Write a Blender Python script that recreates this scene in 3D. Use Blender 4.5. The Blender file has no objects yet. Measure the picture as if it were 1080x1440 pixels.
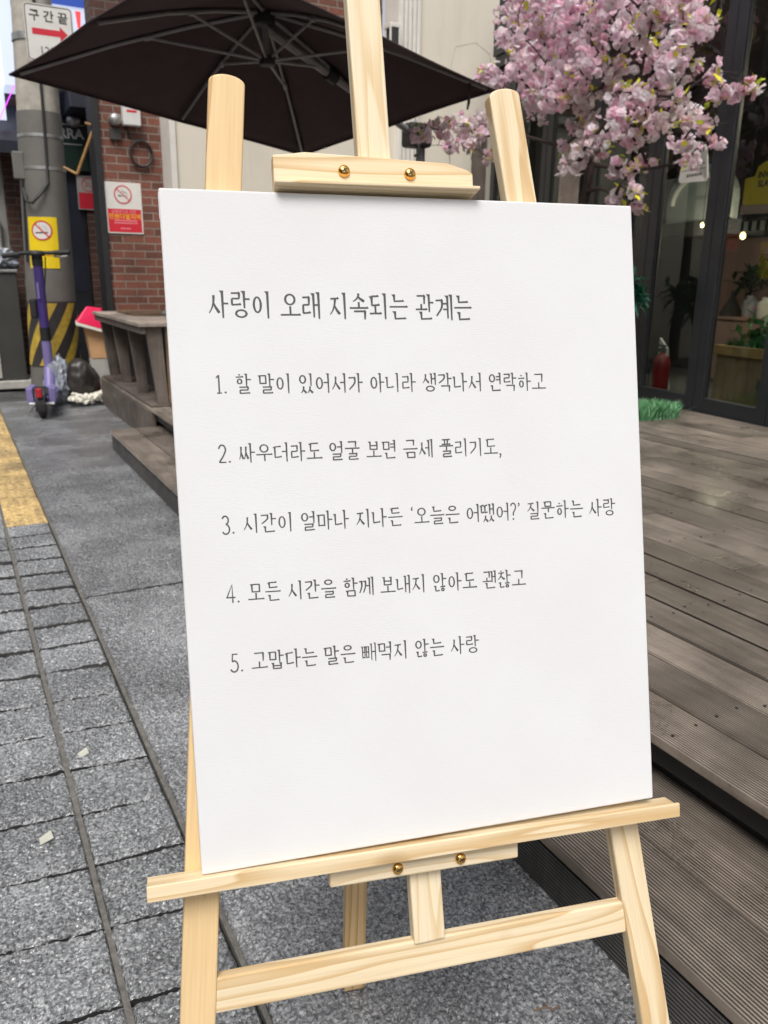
import bpy, bmesh, math, random
import numpy as np
from mathutils import Vector, Matrix, noise

# ------------------------------------------------------------------ camera, sky, sun
SC = bpy.context.scene
COL = SC.collection
random.seed(7)

cam_d = bpy.data.cameras.new('camera')
cam = bpy.data.objects.new('camera', cam_d)
COL.objects.link(cam)
CR = Vector((0.884801, -0.465821, 0.011739))
CU = Vector((0.119844, 0.251839, 0.960320))
CF = Vector((0.450293, 0.848286, -0.278653))
cam.matrix_world = Matrix(((CR.x, CU.x, -CF.x, 0), (CR.y, CU.y, -CF.y, 0), (CR.z, CU.z, -CF.z, 1.2), (0, 0, 0, 1)))
cam_d.sensor_fit = 'VERTICAL'
cam_d.sensor_height = 36.0
cam_d.lens = 36.0 * 1136.485 / 1440.0
cam_d.clip_start = 0.02
cam_d.clip_end = 500
cam_d.dof.use_dof = True
cam_d.dof.focus_distance = 1.12
cam_d.dof.aperture_fstop = 9.0
SC.camera = cam
SC.render.resolution_x = 768
SC.render.resolution_y = 1024

SUN_EL, SUN_AZ = math.radians(58), math.radians(215)     # azimuth clockwise from +Y
world = bpy.data.worlds.new('World')
SC.world = world
world.use_nodes = True
wn = world.node_tree
bg = wn.nodes['Background']
sky = wn.nodes.new('ShaderNodeTexSky')
sky.sky_type = 'NISHITA'
sky.sun_disc = False
sky.sun_elevation = SUN_EL
sky.sun_rotation = SUN_AZ
sky.air_density = 1.0
sky.dust_density = 4.0
hs = wn.nodes.new('ShaderNodeHueSaturation')
hs.inputs['Saturation'].default_value = 0.22
wn.links.new(sky.outputs[0], hs.inputs['Color'])
wn.links.new(hs.outputs[0], bg.inputs['Color'])
bg.inputs['Strength'].default_value = 0.135

sun_d = bpy.data.lights.new('sun', 'SUN')
sun_d.energy = 2.1
sun_d.angle = math.radians(28)
sun_d.color = (1.0, 0.97, 0.93)
sun = bpy.data.objects.new('sun', sun_d)
COL.objects.link(sun)
sd = Vector((math.sin(SUN_AZ) * math.cos(SUN_EL), math.cos(SUN_AZ) * math.cos(SUN_EL), math.sin(SUN_EL)))
sun.rotation_euler = sd.to_track_quat('Z', 'Y').to_euler()
sun.location = (0, 0, 12)

SC.view_settings.view_transform = 'Standard'
SC.view_settings.look = 'None'
SC.view_settings.gamma = 1.0
SC.view_settings.exposure = 0.2

# ------------------------------------------------------------------ helpers
WM = {}                      # world matrix of every object (roots and parts)


class MB:
    """collects shapes for one mesh"""

    def __init__(s, M=None):
        s.v = []; s.f = []; s.mi = []; s.M = M or Matrix.Identity(4); s.cur = 0; s.tint = None; s.ft = []

    def add(s, vs, fs):
        o = len(s.v)
        s.v += [s.M @ Vector(p) for p in vs]
        for f in fs:
            s.f.append([i + o for i in f]); s.mi.append(s.cur); s.ft.append(s.tint)

    def box(s, x0, x1, y0, y1, z0, z1, R=None):
        vs = [(x, y, z) for x in (x0, x1) for y in (y0, y1) for z in (z0, z1)]
        if R is not None:
            c = Vector(((x0 + x1) / 2, (y0 + y1) / 2, (z0 + z1) / 2))
            vs = [c + R @ (Vector(p) - c) for p in vs]
        s.add(vs, [(0, 1, 3, 2), (4, 6, 7, 5), (0, 4, 5, 1), (2, 3, 7, 6), (0, 2, 6, 4), (1, 5, 7, 3)])

    def hexa(s, p):           # 8 points: 4 bottom ccw, 4 top ccw
        s.add(p, [(3, 2, 1, 0), (4, 5, 6, 7), (0, 1, 5, 4), (1, 2, 6, 5), (2, 3, 7, 6), (3, 0, 4, 7)])

    def quad(s, a, b, c, d):
        s.add([a, b, c, d], [(0, 1, 2, 3)])

    def prism(s, poly, e0, e1, axes=None):
        """poly of 2-D points, extruded from e0 to e1; axes maps (u,v,e)->3-D"""
        ax = axes or (lambda u, w, e: (u, w, e))
        n = len(poly)
        vs = [ax(u, w, e0) for u, w in poly] + [ax(u, w, e1) for u, w in poly]
        fs = [list(range(n - 1, -1, -1)), list(range(n, 2 * n))] + [(i, (i + 1) % n, n + (i + 1) % n, n + i) for i in range(n)]
        s.add(vs, fs)

    def tube(s, pts, r, seg=8, cap=True):
        pts = [Vector(p) for p in pts]
        rs = r if isinstance(r, (list, tuple)) else [r] * len(pts)
        vs = []; fs = []
        ref = None
        for i, p in enumerate(pts):
            t = (pts[min(i + 1, len(pts) - 1)] - pts[max(i - 1, 0)]).normalized()
            if ref is None:
                ref = t.orthogonal().normalized()
            ref = (ref - t * ref.dot(t))
            ref = ref.normalized() if ref.length > 1e-6 else t.orthogonal().normalized()
            b = t.cross(ref)
            for k in range(seg):
                a = 2 * math.pi * k / seg
                vs.append(p + (ref * math.cos(a) + b * math.sin(a)) * rs[i])
        for i in range(len(pts) - 1):
            for k in range(seg):
                k2 = (k + 1) % seg
                fs.append((i * seg + k, i * seg + k2, (i + 1) * seg + k2, (i + 1) * seg + k))
        if cap:
            fs.append(list(range(seg - 1, -1, -1)))
            fs.append([(len(pts) - 1) * seg + k for k in range(seg)])
        s.add(vs, fs)

    def lathe(s, prof, seg=24, c=(0, 0, 0), axis='z'):
        """prof: list of (r,h)"""
        vs = []; fs = []
        for r, h in prof:
            for k in range(seg):
                a = 2 * math.pi * k / seg
                p = (r * math.cos(a), r * math.sin(a), h)
                if axis == 'x': p = (p[2], p[0], p[1])
                if axis == 'y': p = (p[1], p[2], p[0])
                vs.append((p[0] + c[0], p[1] + c[1], p[2] + c[2]))
        for i in range(len(prof) - 1):
            for k in range(seg):
                k2 = (k + 1) % seg
                fs.append((i * seg + k, i * seg + k2, (i + 1) * seg + k2, (i + 1) * seg + k))
        if prof[0][0] > 1e-5: fs.append(list(range(seg - 1, -1, -1)))
        if prof[-1][0] > 1e-5: fs.append([(len(prof) - 1) * seg + k for k in range(seg)])
        s.add(vs, fs)

    def blob(s, c, rad, sub=3, amp=0.25, freq=1.5, seed=0, flat=None):
        bm = bmesh.new()
        bmesh.ops.create_icosphere(bm, subdivisions=sub, radius=1)
        off = Vector((seed * 7.3, seed * 3.1, seed * 1.7))
        vs = []
        for w in bm.verts:
            d = w.co.normalized()
            k = 1 + amp * noise.noise(d * freq + off) + amp * .5 * noise.noise(d * freq * 2.7 + off)
            p = Vector((d.x * rad[0] * k, d.y * rad[1] * k, d.z * rad[2] * k))
            p += Vector(c)
            if flat is not None and p.z < flat: p.z = flat
            vs.append(p)
        fs = [[w.index for w in f.verts] for f in bm.faces]
        bm.free()
        s.add(vs, fs)

    def build(s, name, mats, parent=None, bevel=0, smooth=False, label=None, M=None, angle=30, seg=2, solid=0):
        me = bpy.data.meshes.new(name)
        Minv = M.inverted() if M is not None else None
        vs = [Minv @ p for p in s.v] if Minv is not None else s.v
        me.from_pydata([tuple(p) for p in vs], [], s.f)
        if not isinstance(mats, (list, tuple)): mats = [mats]
        for m in mats: me.materials.append(m)
        me.polygons.foreach_set('material_index', s.mi)
        if any(t is not None for t in s.ft):
            at = me.color_attributes.new('tint', 'FLOAT_COLOR', 'CORNER')
            buf = []
            for p in me.polygons:
                t = s.ft[p.index] or (1, 1, 1)
                buf += [t[0], t[1], t[2], 1.0] * p.loop_total
            at.data.foreach_set('color', buf)
        bm = bmesh.new(); bm.from_mesh(me)
        bmesh.ops.recalc_face_normals(bm, faces=bm.faces)
        if bevel:
            es = [e for e in bm.edges if len(e.link_faces) == 2 and e.calc_face_angle(0) > math.radians(angle)]
            bmesh.ops.bevel(bm, geom=es, offset=bevel, offset_type='OFFSET', segments=seg, affect='EDGES', clamp_overlap=True, profile=.5)
        bm.to_mesh(me); bm.free()
        if smooth:
            me.shade_smooth() if hasattr(me, 'shade_smooth') else None
            try: me.set_sharp_from_angle(angle=math.radians(38))
            except Exception: pass
        o = bpy.data.objects.new(name, me)
        COL.objects.link(o)
        WM[o] = M.copy() if M is not None else Matrix.Identity(4)
        if M is not None: o.matrix_world = M
        if parent is not None: adopt(o, parent)
        if solid:
            md = o.modifiers.new('thickness', 'SOLIDIFY'); md.thickness = solid; md.offset = 0
        if label: o['label'] = label
        return o


def adopt(o, parent):
    o.parent = parent
    o.matrix_parent_inverse = WM[parent].inverted()
    o.matrix_basis = WM[o]


def thing(name, label, cat, loc, group=None, kind=None):
    o = bpy.data.objects.new(name, None)
    COL.objects.link(o)
    o.location = loc
    o.empty_display_size = .1
    WM[o] = Matrix.Translation(Vector(loc))
    tag(o, label, cat, group, kind)
    return o


def tag(o, label=None, cat=None, group=None, kind=None):
    if label: o['label'] = label
    if cat: o['category'] = cat
    if group: o['group'] = group
    if kind: o['kind'] = kind
    return o


def frame(o, x, y, z):
    """matrix from an origin and three axes"""
    return Matrix(((x[0], y[0], z[0], o[0]), (x[1], y[1], z[1], o[1]), (x[2], y[2], z[2], o[2]), (0, 0, 0, 1)))


def arcpts(pts, n=6):
    """Catmull-Rom through 2-D/3-D points"""
    P = [Vector(p) for p in pts]
    P = [P[0] * 2 - P[1]] + P + [P[-1] * 2 - P[-2]]
    out = []
    for i in range(1, len(P) - 2):
        for k in range(n):
            t = k / n
            a, b, c, d = P[i - 1], P[i], P[i + 1], P[i + 2]
            out.append(.5 * ((2 * b) + (c - a) * t + (2 * a - 5 * b + 4 * c - d) * t * t + (3 * b - a - 3 * c + d) * t ** 3))
    out.append(P[-2])
    return out


# ------------------------------------------------------------------ materials
def nodes(name):
    m = bpy.data.materials.new(name)
    m.use_nodes = True
    nt = m.node_tree
    return m, nt, nt.nodes['Principled BSDF']


def N(nt, typ, ins=None, **kw):
    n = nt.nodes.new(typ)
    for k, v in kw.items(): setattr(n, k, v)
    for k, v in (ins or {}).items():
        if hasattr(v, 'is_output'): nt.links.new(v, n.inputs[k])
        else: n.inputs[k].default_value = v
    return n


def rgb(*c): return (c[0], c[1], c[2], 1.0)


def ramp(nt, fac, stops):
    r = nt.nodes.new('ShaderNodeValToRGB')
    while len(r.color_ramp.elements) < len(stops): r.color_ramp.elements.new(.5)
    for e, (p, c) in zip(r.color_ramp.elements, stops):
        e.position = p; e.color = rgb(*c) if len(c) == 3 else c
    nt.links.new(fac, r.inputs['Fac'])
    return r


def coords(nt, scale=(1, 1, 1), kind='Object', rot=(0, 0, 0)):
    tc = nt.nodes.new('ShaderNodeTexCoord')
    mp = nt.nodes.new('ShaderNodeMapping')
    mp.inputs['Scale'].default_value = scale
    mp.inputs['Rotation'].default_value = rot
    nt.links.new(tc.outputs[kind], mp.inputs['Vector'])
    return mp.outputs[0]


def plain(name, c, rough=.5, metal=0, var=.12, scale=9, bump=0, bscale=60, spec=.5, emit=None, estr=0):
    """paint, plastic, cloth: a colour with uneven tone, dirt and a little relief"""
    m, nt, b = nodes(name)
    v = coords(nt)
    n1 = N(nt, 'ShaderNodeTexNoise', {'Vector': v, 'Scale': scale, 'Detail': 6, 'Roughness': .65})
    lo = tuple(x * (1 - var) for x in c); hi = tuple(min(1, x * (1 + var)) for x in c)
    r = ramp(nt, n1.outputs['Fac'], [(.3, lo), (.7, hi)])
    nt.links.new(r.outputs[0], b.inputs['Base Color'])
    rr = N(nt, 'ShaderNodeMapRange', {'Value': n1.outputs['Fac'], 'To Min': max(.02, rough - .08), 'To Max': min(1, rough + .1)})
    nt.links.new(rr.outputs[0], b.inputs['Roughness'])
    b.inputs['Metallic'].default_value = metal
    b.inputs['Specular IOR Level'].default_value = spec
    if bump:
        n2 = N(nt, 'ShaderNodeTexNoise', {'Vector': v, 'Scale': bscale, 'Detail': 5})
        bp = N(nt, 'ShaderNodeBump', {'Height': n2.outputs['Fac'], 'Strength': .6, 'Distance': bump})
        nt.links.new(bp.outputs[0], b.inputs['Normal'])
    if emit:
        b.inputs['Emission Color'].default_value = rgb(*emit)
        b.inputs['Emission Strength'].default_value = estr
    return m


def pine(name, light, mid, dark, seed=0, ring=10, tilt=.05, worn=0):
    """planed pine with long grain on local Z"""
    m, nt, b = nodes(name)
    tc = nt.nodes.new('ShaderNodeTexCoord')
    oi = nt.nodes.new('ShaderNodeObjectInfo')
    off = N(nt, 'ShaderNodeVectorMath', {0: tc.outputs['Object'], 1: (seed * 1.37 + .3, seed * .71, seed * .53)}, operation='ADD')
    rnd = N(nt, 'ShaderNodeCombineXYZ', {'X': oi.outputs['Random'], 'Y': oi.outputs['Random'], 'Z': oi.outputs['Random']})
    off2 = N(nt, 'ShaderNodeVectorMath', {0: off.outputs[0], 1: rnd.outputs[0]}, operation='ADD')
    mp = N(nt, 'ShaderNodeMapping', {'Vector': off2.outputs[0], 'Scale': (1, 1, .09), 'Rotation': (tilt, tilt * .6, 0)})
    # slow bend of the rings
    n0 = N(nt, 'ShaderNodeTexNoise', {'Vector': mp.outputs[0], 'Scale': 14, 'Detail': 2, 'Roughness': .4})
    mulr = N(nt, 'ShaderNodeMath', {0: n0.outputs['Fac'], 1: ring}, operation='MULTIPLY')
    fr = N(nt, 'ShaderNodeMath', {0: mulr.outputs[0], 1: 1.0}, operation='FRACT')
    rings = ramp(nt, fr.outputs[0], [(0, (0, 0, 0)), (.55, (.12, .12, .12)), (.86, (.75, .75, .75)), (.94, (.9, .9, .9)), (1, (0, 0, 0))])
    # fine fibre
    mp2 = N(nt, 'ShaderNodeMapping', {'Vector': off2.outputs[0], 'Scale': (1, 1, .02)})
    n2 = N(nt, 'ShaderNodeTexNoise', {'Vector': mp2.outputs[0], 'Scale': 420, 'Detail': 3})
    n3 = N(nt, 'ShaderNodeTexNoise', {'Vector': off2.outputs[0], 'Scale': 5, 'Detail': 3})
    c1 = N(nt, 'ShaderNodeMix', {'Factor': n3.outputs['Fac'], 6: rgb(*light), 7: rgb(*mid)}, data_type='RGBA')
    f2 = N(nt, 'ShaderNodeMath', {0: rings.outputs[0], 1: 1.0}, operation='MULTIPLY')
    c2 = N(nt, 'ShaderNodeMix', {'Factor': f2.outputs[0], 6: c1.outputs[2], 7: rgb(*dark)}, data_type='RGBA')
    kmp = N(nt, 'ShaderNodeMapping', {'Vector': off2.outputs[0], 'Scale': (1, 1, .6)})
    kv = N(nt, 'ShaderNodeTexVoronoi', {'Vector': kmp.outputs[0], 'Scale': 9})
    kf = N(nt, 'ShaderNodeMapRange', {'Value': kv.outputs['Distance'], 'From Min': .03, 'From Max': .16, 'To Min': .75, 'To Max': 0})
    c2 = N(nt, 'ShaderNodeMix', {'Factor': kf.outputs[0], 6: c2.outputs[2], 7: rgb(*[q * .62 for q in dark])}, data_type='RGBA')
    hv = N(nt, 'ShaderNodeMapRange', {'Value': n2.outputs['Fac'], 'From Min': .3, 'From Max': .7, 'To Min': .93, 'To Max': 1.05})
    c3 = N(nt, 'ShaderNodeVectorMath', {0: c2.outputs[2], 'Scale': hv.outputs[0]}, operation='SCALE')
    nt.links.new(c3.outputs[0], b.inputs['Base Color'])
    b.inputs['Roughness'].default_value = .5
    b.inputs['Specular IOR Level'].default_value = .35
    bp = N(nt, 'ShaderNodeBump', {'Height': n2.outputs['Fac'], 'Strength': .25, 'Distance': .0006})
    nt.links.new(bp.outputs[0], b.inputs['Normal'])
    return m


def granite(name, lo, hi, rel=.004, scale=95, rough=.5, shift=(0, 0, 0)):
    """bush-hammered granite: pitted relief and speckled grains"""
    m, nt, b = nodes(name)
    tc = nt.nodes.new('ShaderNodeTexCoord')
    geo = nt.nodes.new('ShaderNodeNewGeometry')
    v = N(nt, 'ShaderNodeVectorMath', {0: tc.outputs['Object'], 1: shift}, operation='ADD').outputs[0]
    wob = N(nt, 'ShaderNodeTexNoise', {'Vector': v, 'Scale': 60, 'Detail': 2})
    vv = N(nt, 'ShaderNodeMix', {'Factor': .012, 4: v, 5: wob.outputs['Color']}, data_type='VECTOR')
    n1 = N(nt, 'ShaderNodeTexNoise', {'Vector': vv.outputs[1], 'Scale': scale, 'Detail': 4, 'Roughness': .55})
    vo = N(nt, 'ShaderNodeTexVoronoi', {'Vector': vv.outputs[1], 'Scale': scale * 1.5})
    sp = N(nt, 'ShaderNodeTexNoise', {'Vector': v, 'Scale': 150, 'Detail': 5, 'Roughness': .62})
    big = N(nt, 'ShaderNodeTexNoise', {'Vector': v, 'Scale': 2.2, 'Detail': 5, 'Roughness': .6})
    r1 = ramp(nt, sp.outputs['Fac'], [(.40, lo), (.5, tuple((a + c) / 2 for a, c in zip(lo, hi))), (.60, hi)])
    st = N(nt, 'ShaderNodeMapRange', {'Value': big.outputs['Fac'], 'From Min': .3, 'From Max': .7, 'To Min': .72, 'To Max': 1.15})
    ti = N(nt, 'ShaderNodeMapRange', {'Value': geo.outputs['Random Per Island'], 'To Min': .85, 'To Max': 1.12})
    mm = N(nt, 'ShaderNodeMath', {0: st.outputs[0], 1: ti.outputs[0]}, operation='MULTIPLY')
    pit = N(nt, 'ShaderNodeMapRange', {'Value': n1.outputs['Fac'], 'From Min': .36, 'From Max': .56, 'To Min': .5, 'To Max': 1.06})
    mm2 = N(nt, 'ShaderNodeMath', {0: mm.outputs[0], 1: pit.outputs[0]}, operation='MULTIPLY')
    cc = N(nt, 'ShaderNodeVectorMath', {0: r1.outputs[0], 'Scale': mm2.outputs[0]}, operation='SCALE')
    nt.links.new(cc.outputs[0], b.inputs['Base Color'])
    hgt = N(nt, 'ShaderNodeMath', {0: vo.outputs['Distance'], 1: -.55, 2: n1.outputs['Fac']}, operation='MULTIPLY_ADD')
    bp = N(nt, 'ShaderNodeBump', {'Height': hgt.outputs[0], 'Strength': 1.0, 'Distance': rel})
    nt.links.new(bp.outputs[0], b.inputs['Normal'])
    wet = N(nt, 'ShaderNodeTexNoise', {'Vector': v, 'Scale': 3.1, 'Detail': 4, 'Roughness': .55})
    wr = N(nt, 'ShaderNodeMapRange', {'Value': wet.outputs['Fac'], 'From Min': .4, 'From Max': .62, 'To Min': rough * .55, 'To Max': rough * 1.7})
    nt.links.new(wr.outputs[0], b.inputs['Roughness'])
    wd = N(nt, 'ShaderNodeMapRange', {'Value': wet.outputs['Fac'], 'From Min': .4, 'From Max': .62, 'To Min': .74, 'To Max': 1.08})
    cw_ = N(nt, 'ShaderNodeVectorMath', {0: cc.outputs[0], 'Scale': wd.outputs[0]}, operation='SCALE')
    nt.links.new(cw_.outputs[0], b.inputs['Base Color'])
    b.inputs['Specular IOR Level'].default_value = .85
    return m


def planks(name, lo, hi, groove=True, along='y', rough=.62, gdist=.0026, period=.0072):
    """weathered decking with milled grooves along each board"""
    m, nt, b = nodes(name)
    tc = nt.nodes.new('ShaderNodeTexCoord')
    geo = nt.nodes.new('ShaderNodeNewGeometry')
    sc = (1, .05, 1) if along == 'y' else (1, 1, .05)
    rv = N(nt, 'ShaderNodeCombineXYZ', {'X': geo.outputs['Random Per Island'], 'Y': geo.outputs['Random Per Island']})
    rv2 = N(nt, 'ShaderNodeVectorMath', {0: rv.outputs[0], 'Scale': 7.0}, operation='SCALE')
    vo = N(nt, 'ShaderNodeVectorMath', {0: tc.outputs['Object'], 1: rv2.outputs[0]}, operation='ADD')
    mp = N(nt, 'ShaderNodeMapping', {'Vector': vo.outputs[0], 'Scale': sc})
    n1 = N(nt, 'ShaderNodeTexNoise', {'Vector': mp.outputs[0], 'Scale': 38, 'Detail': 6, 'Roughness': .7})
    n2 = N(nt, 'ShaderNodeTexNoise', {'Vector': vo.outputs[0], 'Scale': 3.5, 'Detail': 5, 'Roughness': .65})
    r = ramp(nt, n1.outputs['Fac'], [(.2, lo), (.8, hi)])
    st = N(nt, 'ShaderNodeMapRange', {'Value': n2.outputs['Fac'], 'From Min': .3, 'From Max': .72, 'To Min': .6, 'To Max': 1.2})
    ti = N(nt, 'ShaderNodeMapRange', {'Value': geo.outputs['Random Per Island'], 'To Min': .68, 'To Max': 1.18})
    mm = N(nt, 'ShaderNodeMath', {0: st.outputs[0], 1: ti.outputs[0]}, operation='MULTIPLY')
    # knots
    mpk = N(nt, 'ShaderNodeMapping', {'Vector': vo.outputs[0], 'Scale': (1, .55, 1)})
    kn = N(nt, 'ShaderNodeTexVoronoi', {'Vector': mpk.outputs[0], 'Scale': 4.2})
    kk = N(nt, 'ShaderNodeMapRange', {'Value': kn.outputs['Distance'], 'From Min': .03, 'From Max': .1, 'To Min': .45, 'To Max': 1.0})
    mm2 = N(nt, 'ShaderNodeMath', {0: mm.outputs[0], 1: kk.outputs[0]}, operation='MULTIPLY')
    hgt = n1.outputs['Fac']
    last = mm2.outputs[0]
    if groove:
        sep = N(nt, 'ShaderNodeSeparateXYZ', {'Vector': tc.outputs['Object']})
        axis = 'X' if along == 'y' else 'Z'
        if along == 'riser': axis = 'Z'
        a = N(nt, 'ShaderNodeMath', {0: sep.outputs[axis], 1: 2 * math.pi / period}, operation='MULTIPLY')
        sn = N(nt, 'ShaderNodeMath', {0: a.outputs[0]}, operation='SINE')
        sm = N(nt, 'ShaderNodeMapRange', {'Value': sn.outputs[0], 'From Min': -.7, 'From Max': .2, 'To Min': 0, 'To Max': 1})
        wear = N(nt, 'ShaderNodeMapRange', {'Value': n2.outputs['Fac'], 'From Min': .35, 'From Max': .65, 'To Min': .5, 'To Max': 1})
        dk = N(nt, 'ShaderNodeMapRange', {'Value': sm.outputs[0], 'To Min': .2, 'To Max': 1.18})
        m3 = N(nt, 'ShaderNodeMath', {0: last, 1: dk.outputs[0]}, operation='MULTIPLY')
        last = m3.outputs[0]
        h2 = N(nt, 'ShaderNodeMath', {0: sm.outputs[0], 1: wear.outputs[0]}, operation='MULTIPLY')
        h3 = N(nt, 'ShaderNodeMath', {0: n1.outputs['Fac'], 1: .25, 2: h2.outputs[0]}, operation='MULTIPLY_ADD')
        hgt = h3.outputs[0]
    cc = N(nt, 'ShaderNodeVectorMath', {0: r.outputs[0], 'Scale': last}, operation='SCALE')
    nt.links.new(cc.outputs[0], b.inputs['Base Color'])
    bp = N(nt, 'ShaderNodeBump', {'Height': hgt, 'Strength': .8, 'Distance': gdist})
    nt.links.new(bp.outputs[0], b.inputs['Normal'])
    dm_ = N(nt, 'ShaderNodeTexNoise', {'Vector': tc.outputs['Object'], 'Scale': 2.3, 'Detail': 6, 'Roughness': .68})
    dr = N(nt, 'ShaderNodeMapRange', {'Value': dm_.outputs['Fac'], 'From Min': .36, 'From Max': .62, 'To Min': rough * .6, 'To Max': min(1, rough * 1.45)})
    nt.links.new(dr.outputs[0], b.inputs['Roughness'])
    dd = N(nt, 'ShaderNodeMapRange', {'Value': dm_.outputs['Fac'], 'From Min': .36, 'From Max': .6, 'To Min': .62, 'To Max': 1.1})
    cd = N(nt, 'ShaderNodeVectorMath', {0: cc.outputs[0], 'Scale': dd.outputs[0]}, operation='SCALE')
    nt.links.new(cd.outputs[0], b.inputs['Base Color'])
    b.inputs['Specular IOR Level'].default_value = .5
    return m


def brick(name, c1, c2, mortar):
    m, nt, b = nodes(name)
    tc = nt.nodes.new('ShaderNodeTexCoord')
    sep = N(nt, 'ShaderNodeSeparateXYZ', {'Vector': tc.outputs['Object']})
    uu = N(nt, 'ShaderNodeMath', {0: sep.outputs['X'], 1: sep.outputs['Y']}, operation='ADD')
    cv = N(nt, 'ShaderNodeCombineXYZ', {'X': uu.outputs[0], 'Y': sep.outputs['Z']})
    br = nt.nodes.new('ShaderNodeTexBrick')
    nt.links.new(cv.outputs[0], br.inputs['Vector'])
    br.inputs['Scale'].default_value = 1.0
    br.inputs['Brick Width'].default_value = .205
    br.inputs['Row Height'].default_value = .071
    br.inputs['Mortar Size'].default_value = .0065
    br.inputs['Mortar Smooth'].default_value = .25
    br.inputs['Bias'].default_value = -.1
    br.inputs['Color1'].default_value = rgb(*c1)
    br.inputs['Color2'].default_value = rgb(*c2)
    br.inputs['Mortar'].default_value = rgb(*mortar)
    n1 = N(nt, 'ShaderNodeTexNoise', {'Vector': tc.outputs['Object'], 'Scale': 2.0, 'Detail': 6, 'Roughness': .65})
    n2 = N(nt, 'ShaderNodeTexNoise', {'Vector': tc.outputs['Object'], 'Scale': 55, 'Detail': 4})
    s1 = N(nt, 'ShaderNodeMapRange', {'Value': n1.outputs['Fac'], 'From Min': .3, 'From Max': .7, 'To Min': .6, 'To Max': 1.2})
    s2 = N(nt, 'ShaderNodeMapRange', {'Value': n2.outputs['Fac'], 'From Min': .3, 'From Max': .7, 'To Min': .8, 'To Max': 1.15})
    mm = N(nt, 'ShaderNodeMath', {0: s1.outputs[0], 1: s2.outputs[0]}, operation='MULTIPLY')
    cc = N(nt, 'ShaderNodeVectorMath', {0: br.outputs['Color'], 'Scale': mm.outputs[0]}, operation='SCALE')
    nt.links.new(cc.outputs[0], b.inputs['Base Color'])
    inv = N(nt, 'ShaderNodeMath', {0: 1.0, 1: br.outputs['Fac']}, operation='SUBTRACT')
    hh = N(nt, 'ShaderNodeMath', {0: n2.outputs['Fac'], 1: .25, 2: inv.outputs[0]}, operation='MULTIPLY_ADD')
    bp = N(nt, 'ShaderNodeBump', {'Height': hh.outputs[0], 'Strength': .8, 'Distance': .006})
    nt.links.new(bp.outputs[0], b.inputs['Normal'])
    b.inputs['Roughness'].default_value = .8
    return m


def stucco(name, c, var=.1, cracks=False):
    m, nt, b = nodes(name)
    v = coords(nt)
    n1 = N(nt, 'ShaderNodeTexNoise', {'Vector': v, 'Scale': 1.3, 'Detail': 7, 'Roughness': .6})
    mpv = coords(nt, (4, 4, .5))
    n2 = N(nt, 'ShaderNodeTexNoise', {'Vector': mpv, 'Scale': 2.2, 'Detail': 5, 'Roughness': .6})
    s = N(nt, 'ShaderNodeMath', {0: n1.outputs['Fac'], 1: n2.outputs['Fac']}, operation='ADD')
    r = ramp(nt, s.outputs[0], [(.6, tuple(x * (1 - var) for x in c)), (1.0 if False else .98, tuple(min(1, x * (1 + var * .5)) for x in c))])
    nt.links.new(r.outputs[0], b.inputs['Base Color'])
    n3 = N(nt, 'ShaderNodeTexNoise', {'Vector': v, 'Scale': 90, 'Detail': 4})
    bp = N(nt, 'ShaderNodeBump', {'Height': n3.outputs['Fac'], 'Strength': .4, 'Distance': .003})
    nt.links.new(bp.outputs[0], b.inputs['Normal'])
    b.inputs['Roughness'].default_value = .85
    return m


def glass(name, tint=(.9, .95, .92), refl=1.0):
    m, nt, b = nodes(name)
    out = nt.nodes['Material Output']
    fr = N(nt, 'ShaderNodeFresnel', {'IOR': 1.5})
    geo = nt.nodes.new('ShaderNodeNewGeometry')
    ff = N(nt, 'ShaderNodeMath', {0: 1.0, 1: geo.outputs['Backfacing']}, operation='SUBTRACT')
    ff = N(nt, 'ShaderNodeMath', {0: ff.outputs[0], 1: fr.outputs[0]}, operation='MULTIPLY')
    tr = N(nt, 'ShaderNodeBsdfTransparent', {'Color': rgb(*tint)})
    gl = N(nt, 'ShaderNodeBsdfGlossy', {'Color': rgb(.95, 1, .98), 'Roughness': .01})
    mx = N(nt, 'ShaderNodeMixShader', {0: ff.outputs[0], 1: tr.outputs[0], 2: gl.outputs[0]})
    nt.links.new(mx.outputs[0], out.inputs['Surface'])
    nt.nodes.remove(b)
    return m


def tinted(name, rough=.6, trans=.25, gain=1.0):
    """petals and leaves: colour from the mesh, thin and slightly see-through"""
    m, nt, b = nodes(name)
    out = nt.nodes['Material Output']
    at = N(nt, 'ShaderNodeAttribute', attribute_name='tint')
    nt.links.new(at.outputs['Color'], b.inputs['Base Color'])
    b.inputs['Roughness'].default_value = rough
    tl = N(nt, 'ShaderNodeBsdfTranslucent', {'Color': at.outputs['Color']})
    mx = N(nt, 'ShaderNodeMixShader', {0: trans, 1: b.outputs[0], 2: tl.outputs[0]})
    nt.links.new(mx.outputs[0], out.inputs['Surface'])
    return m


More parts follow.
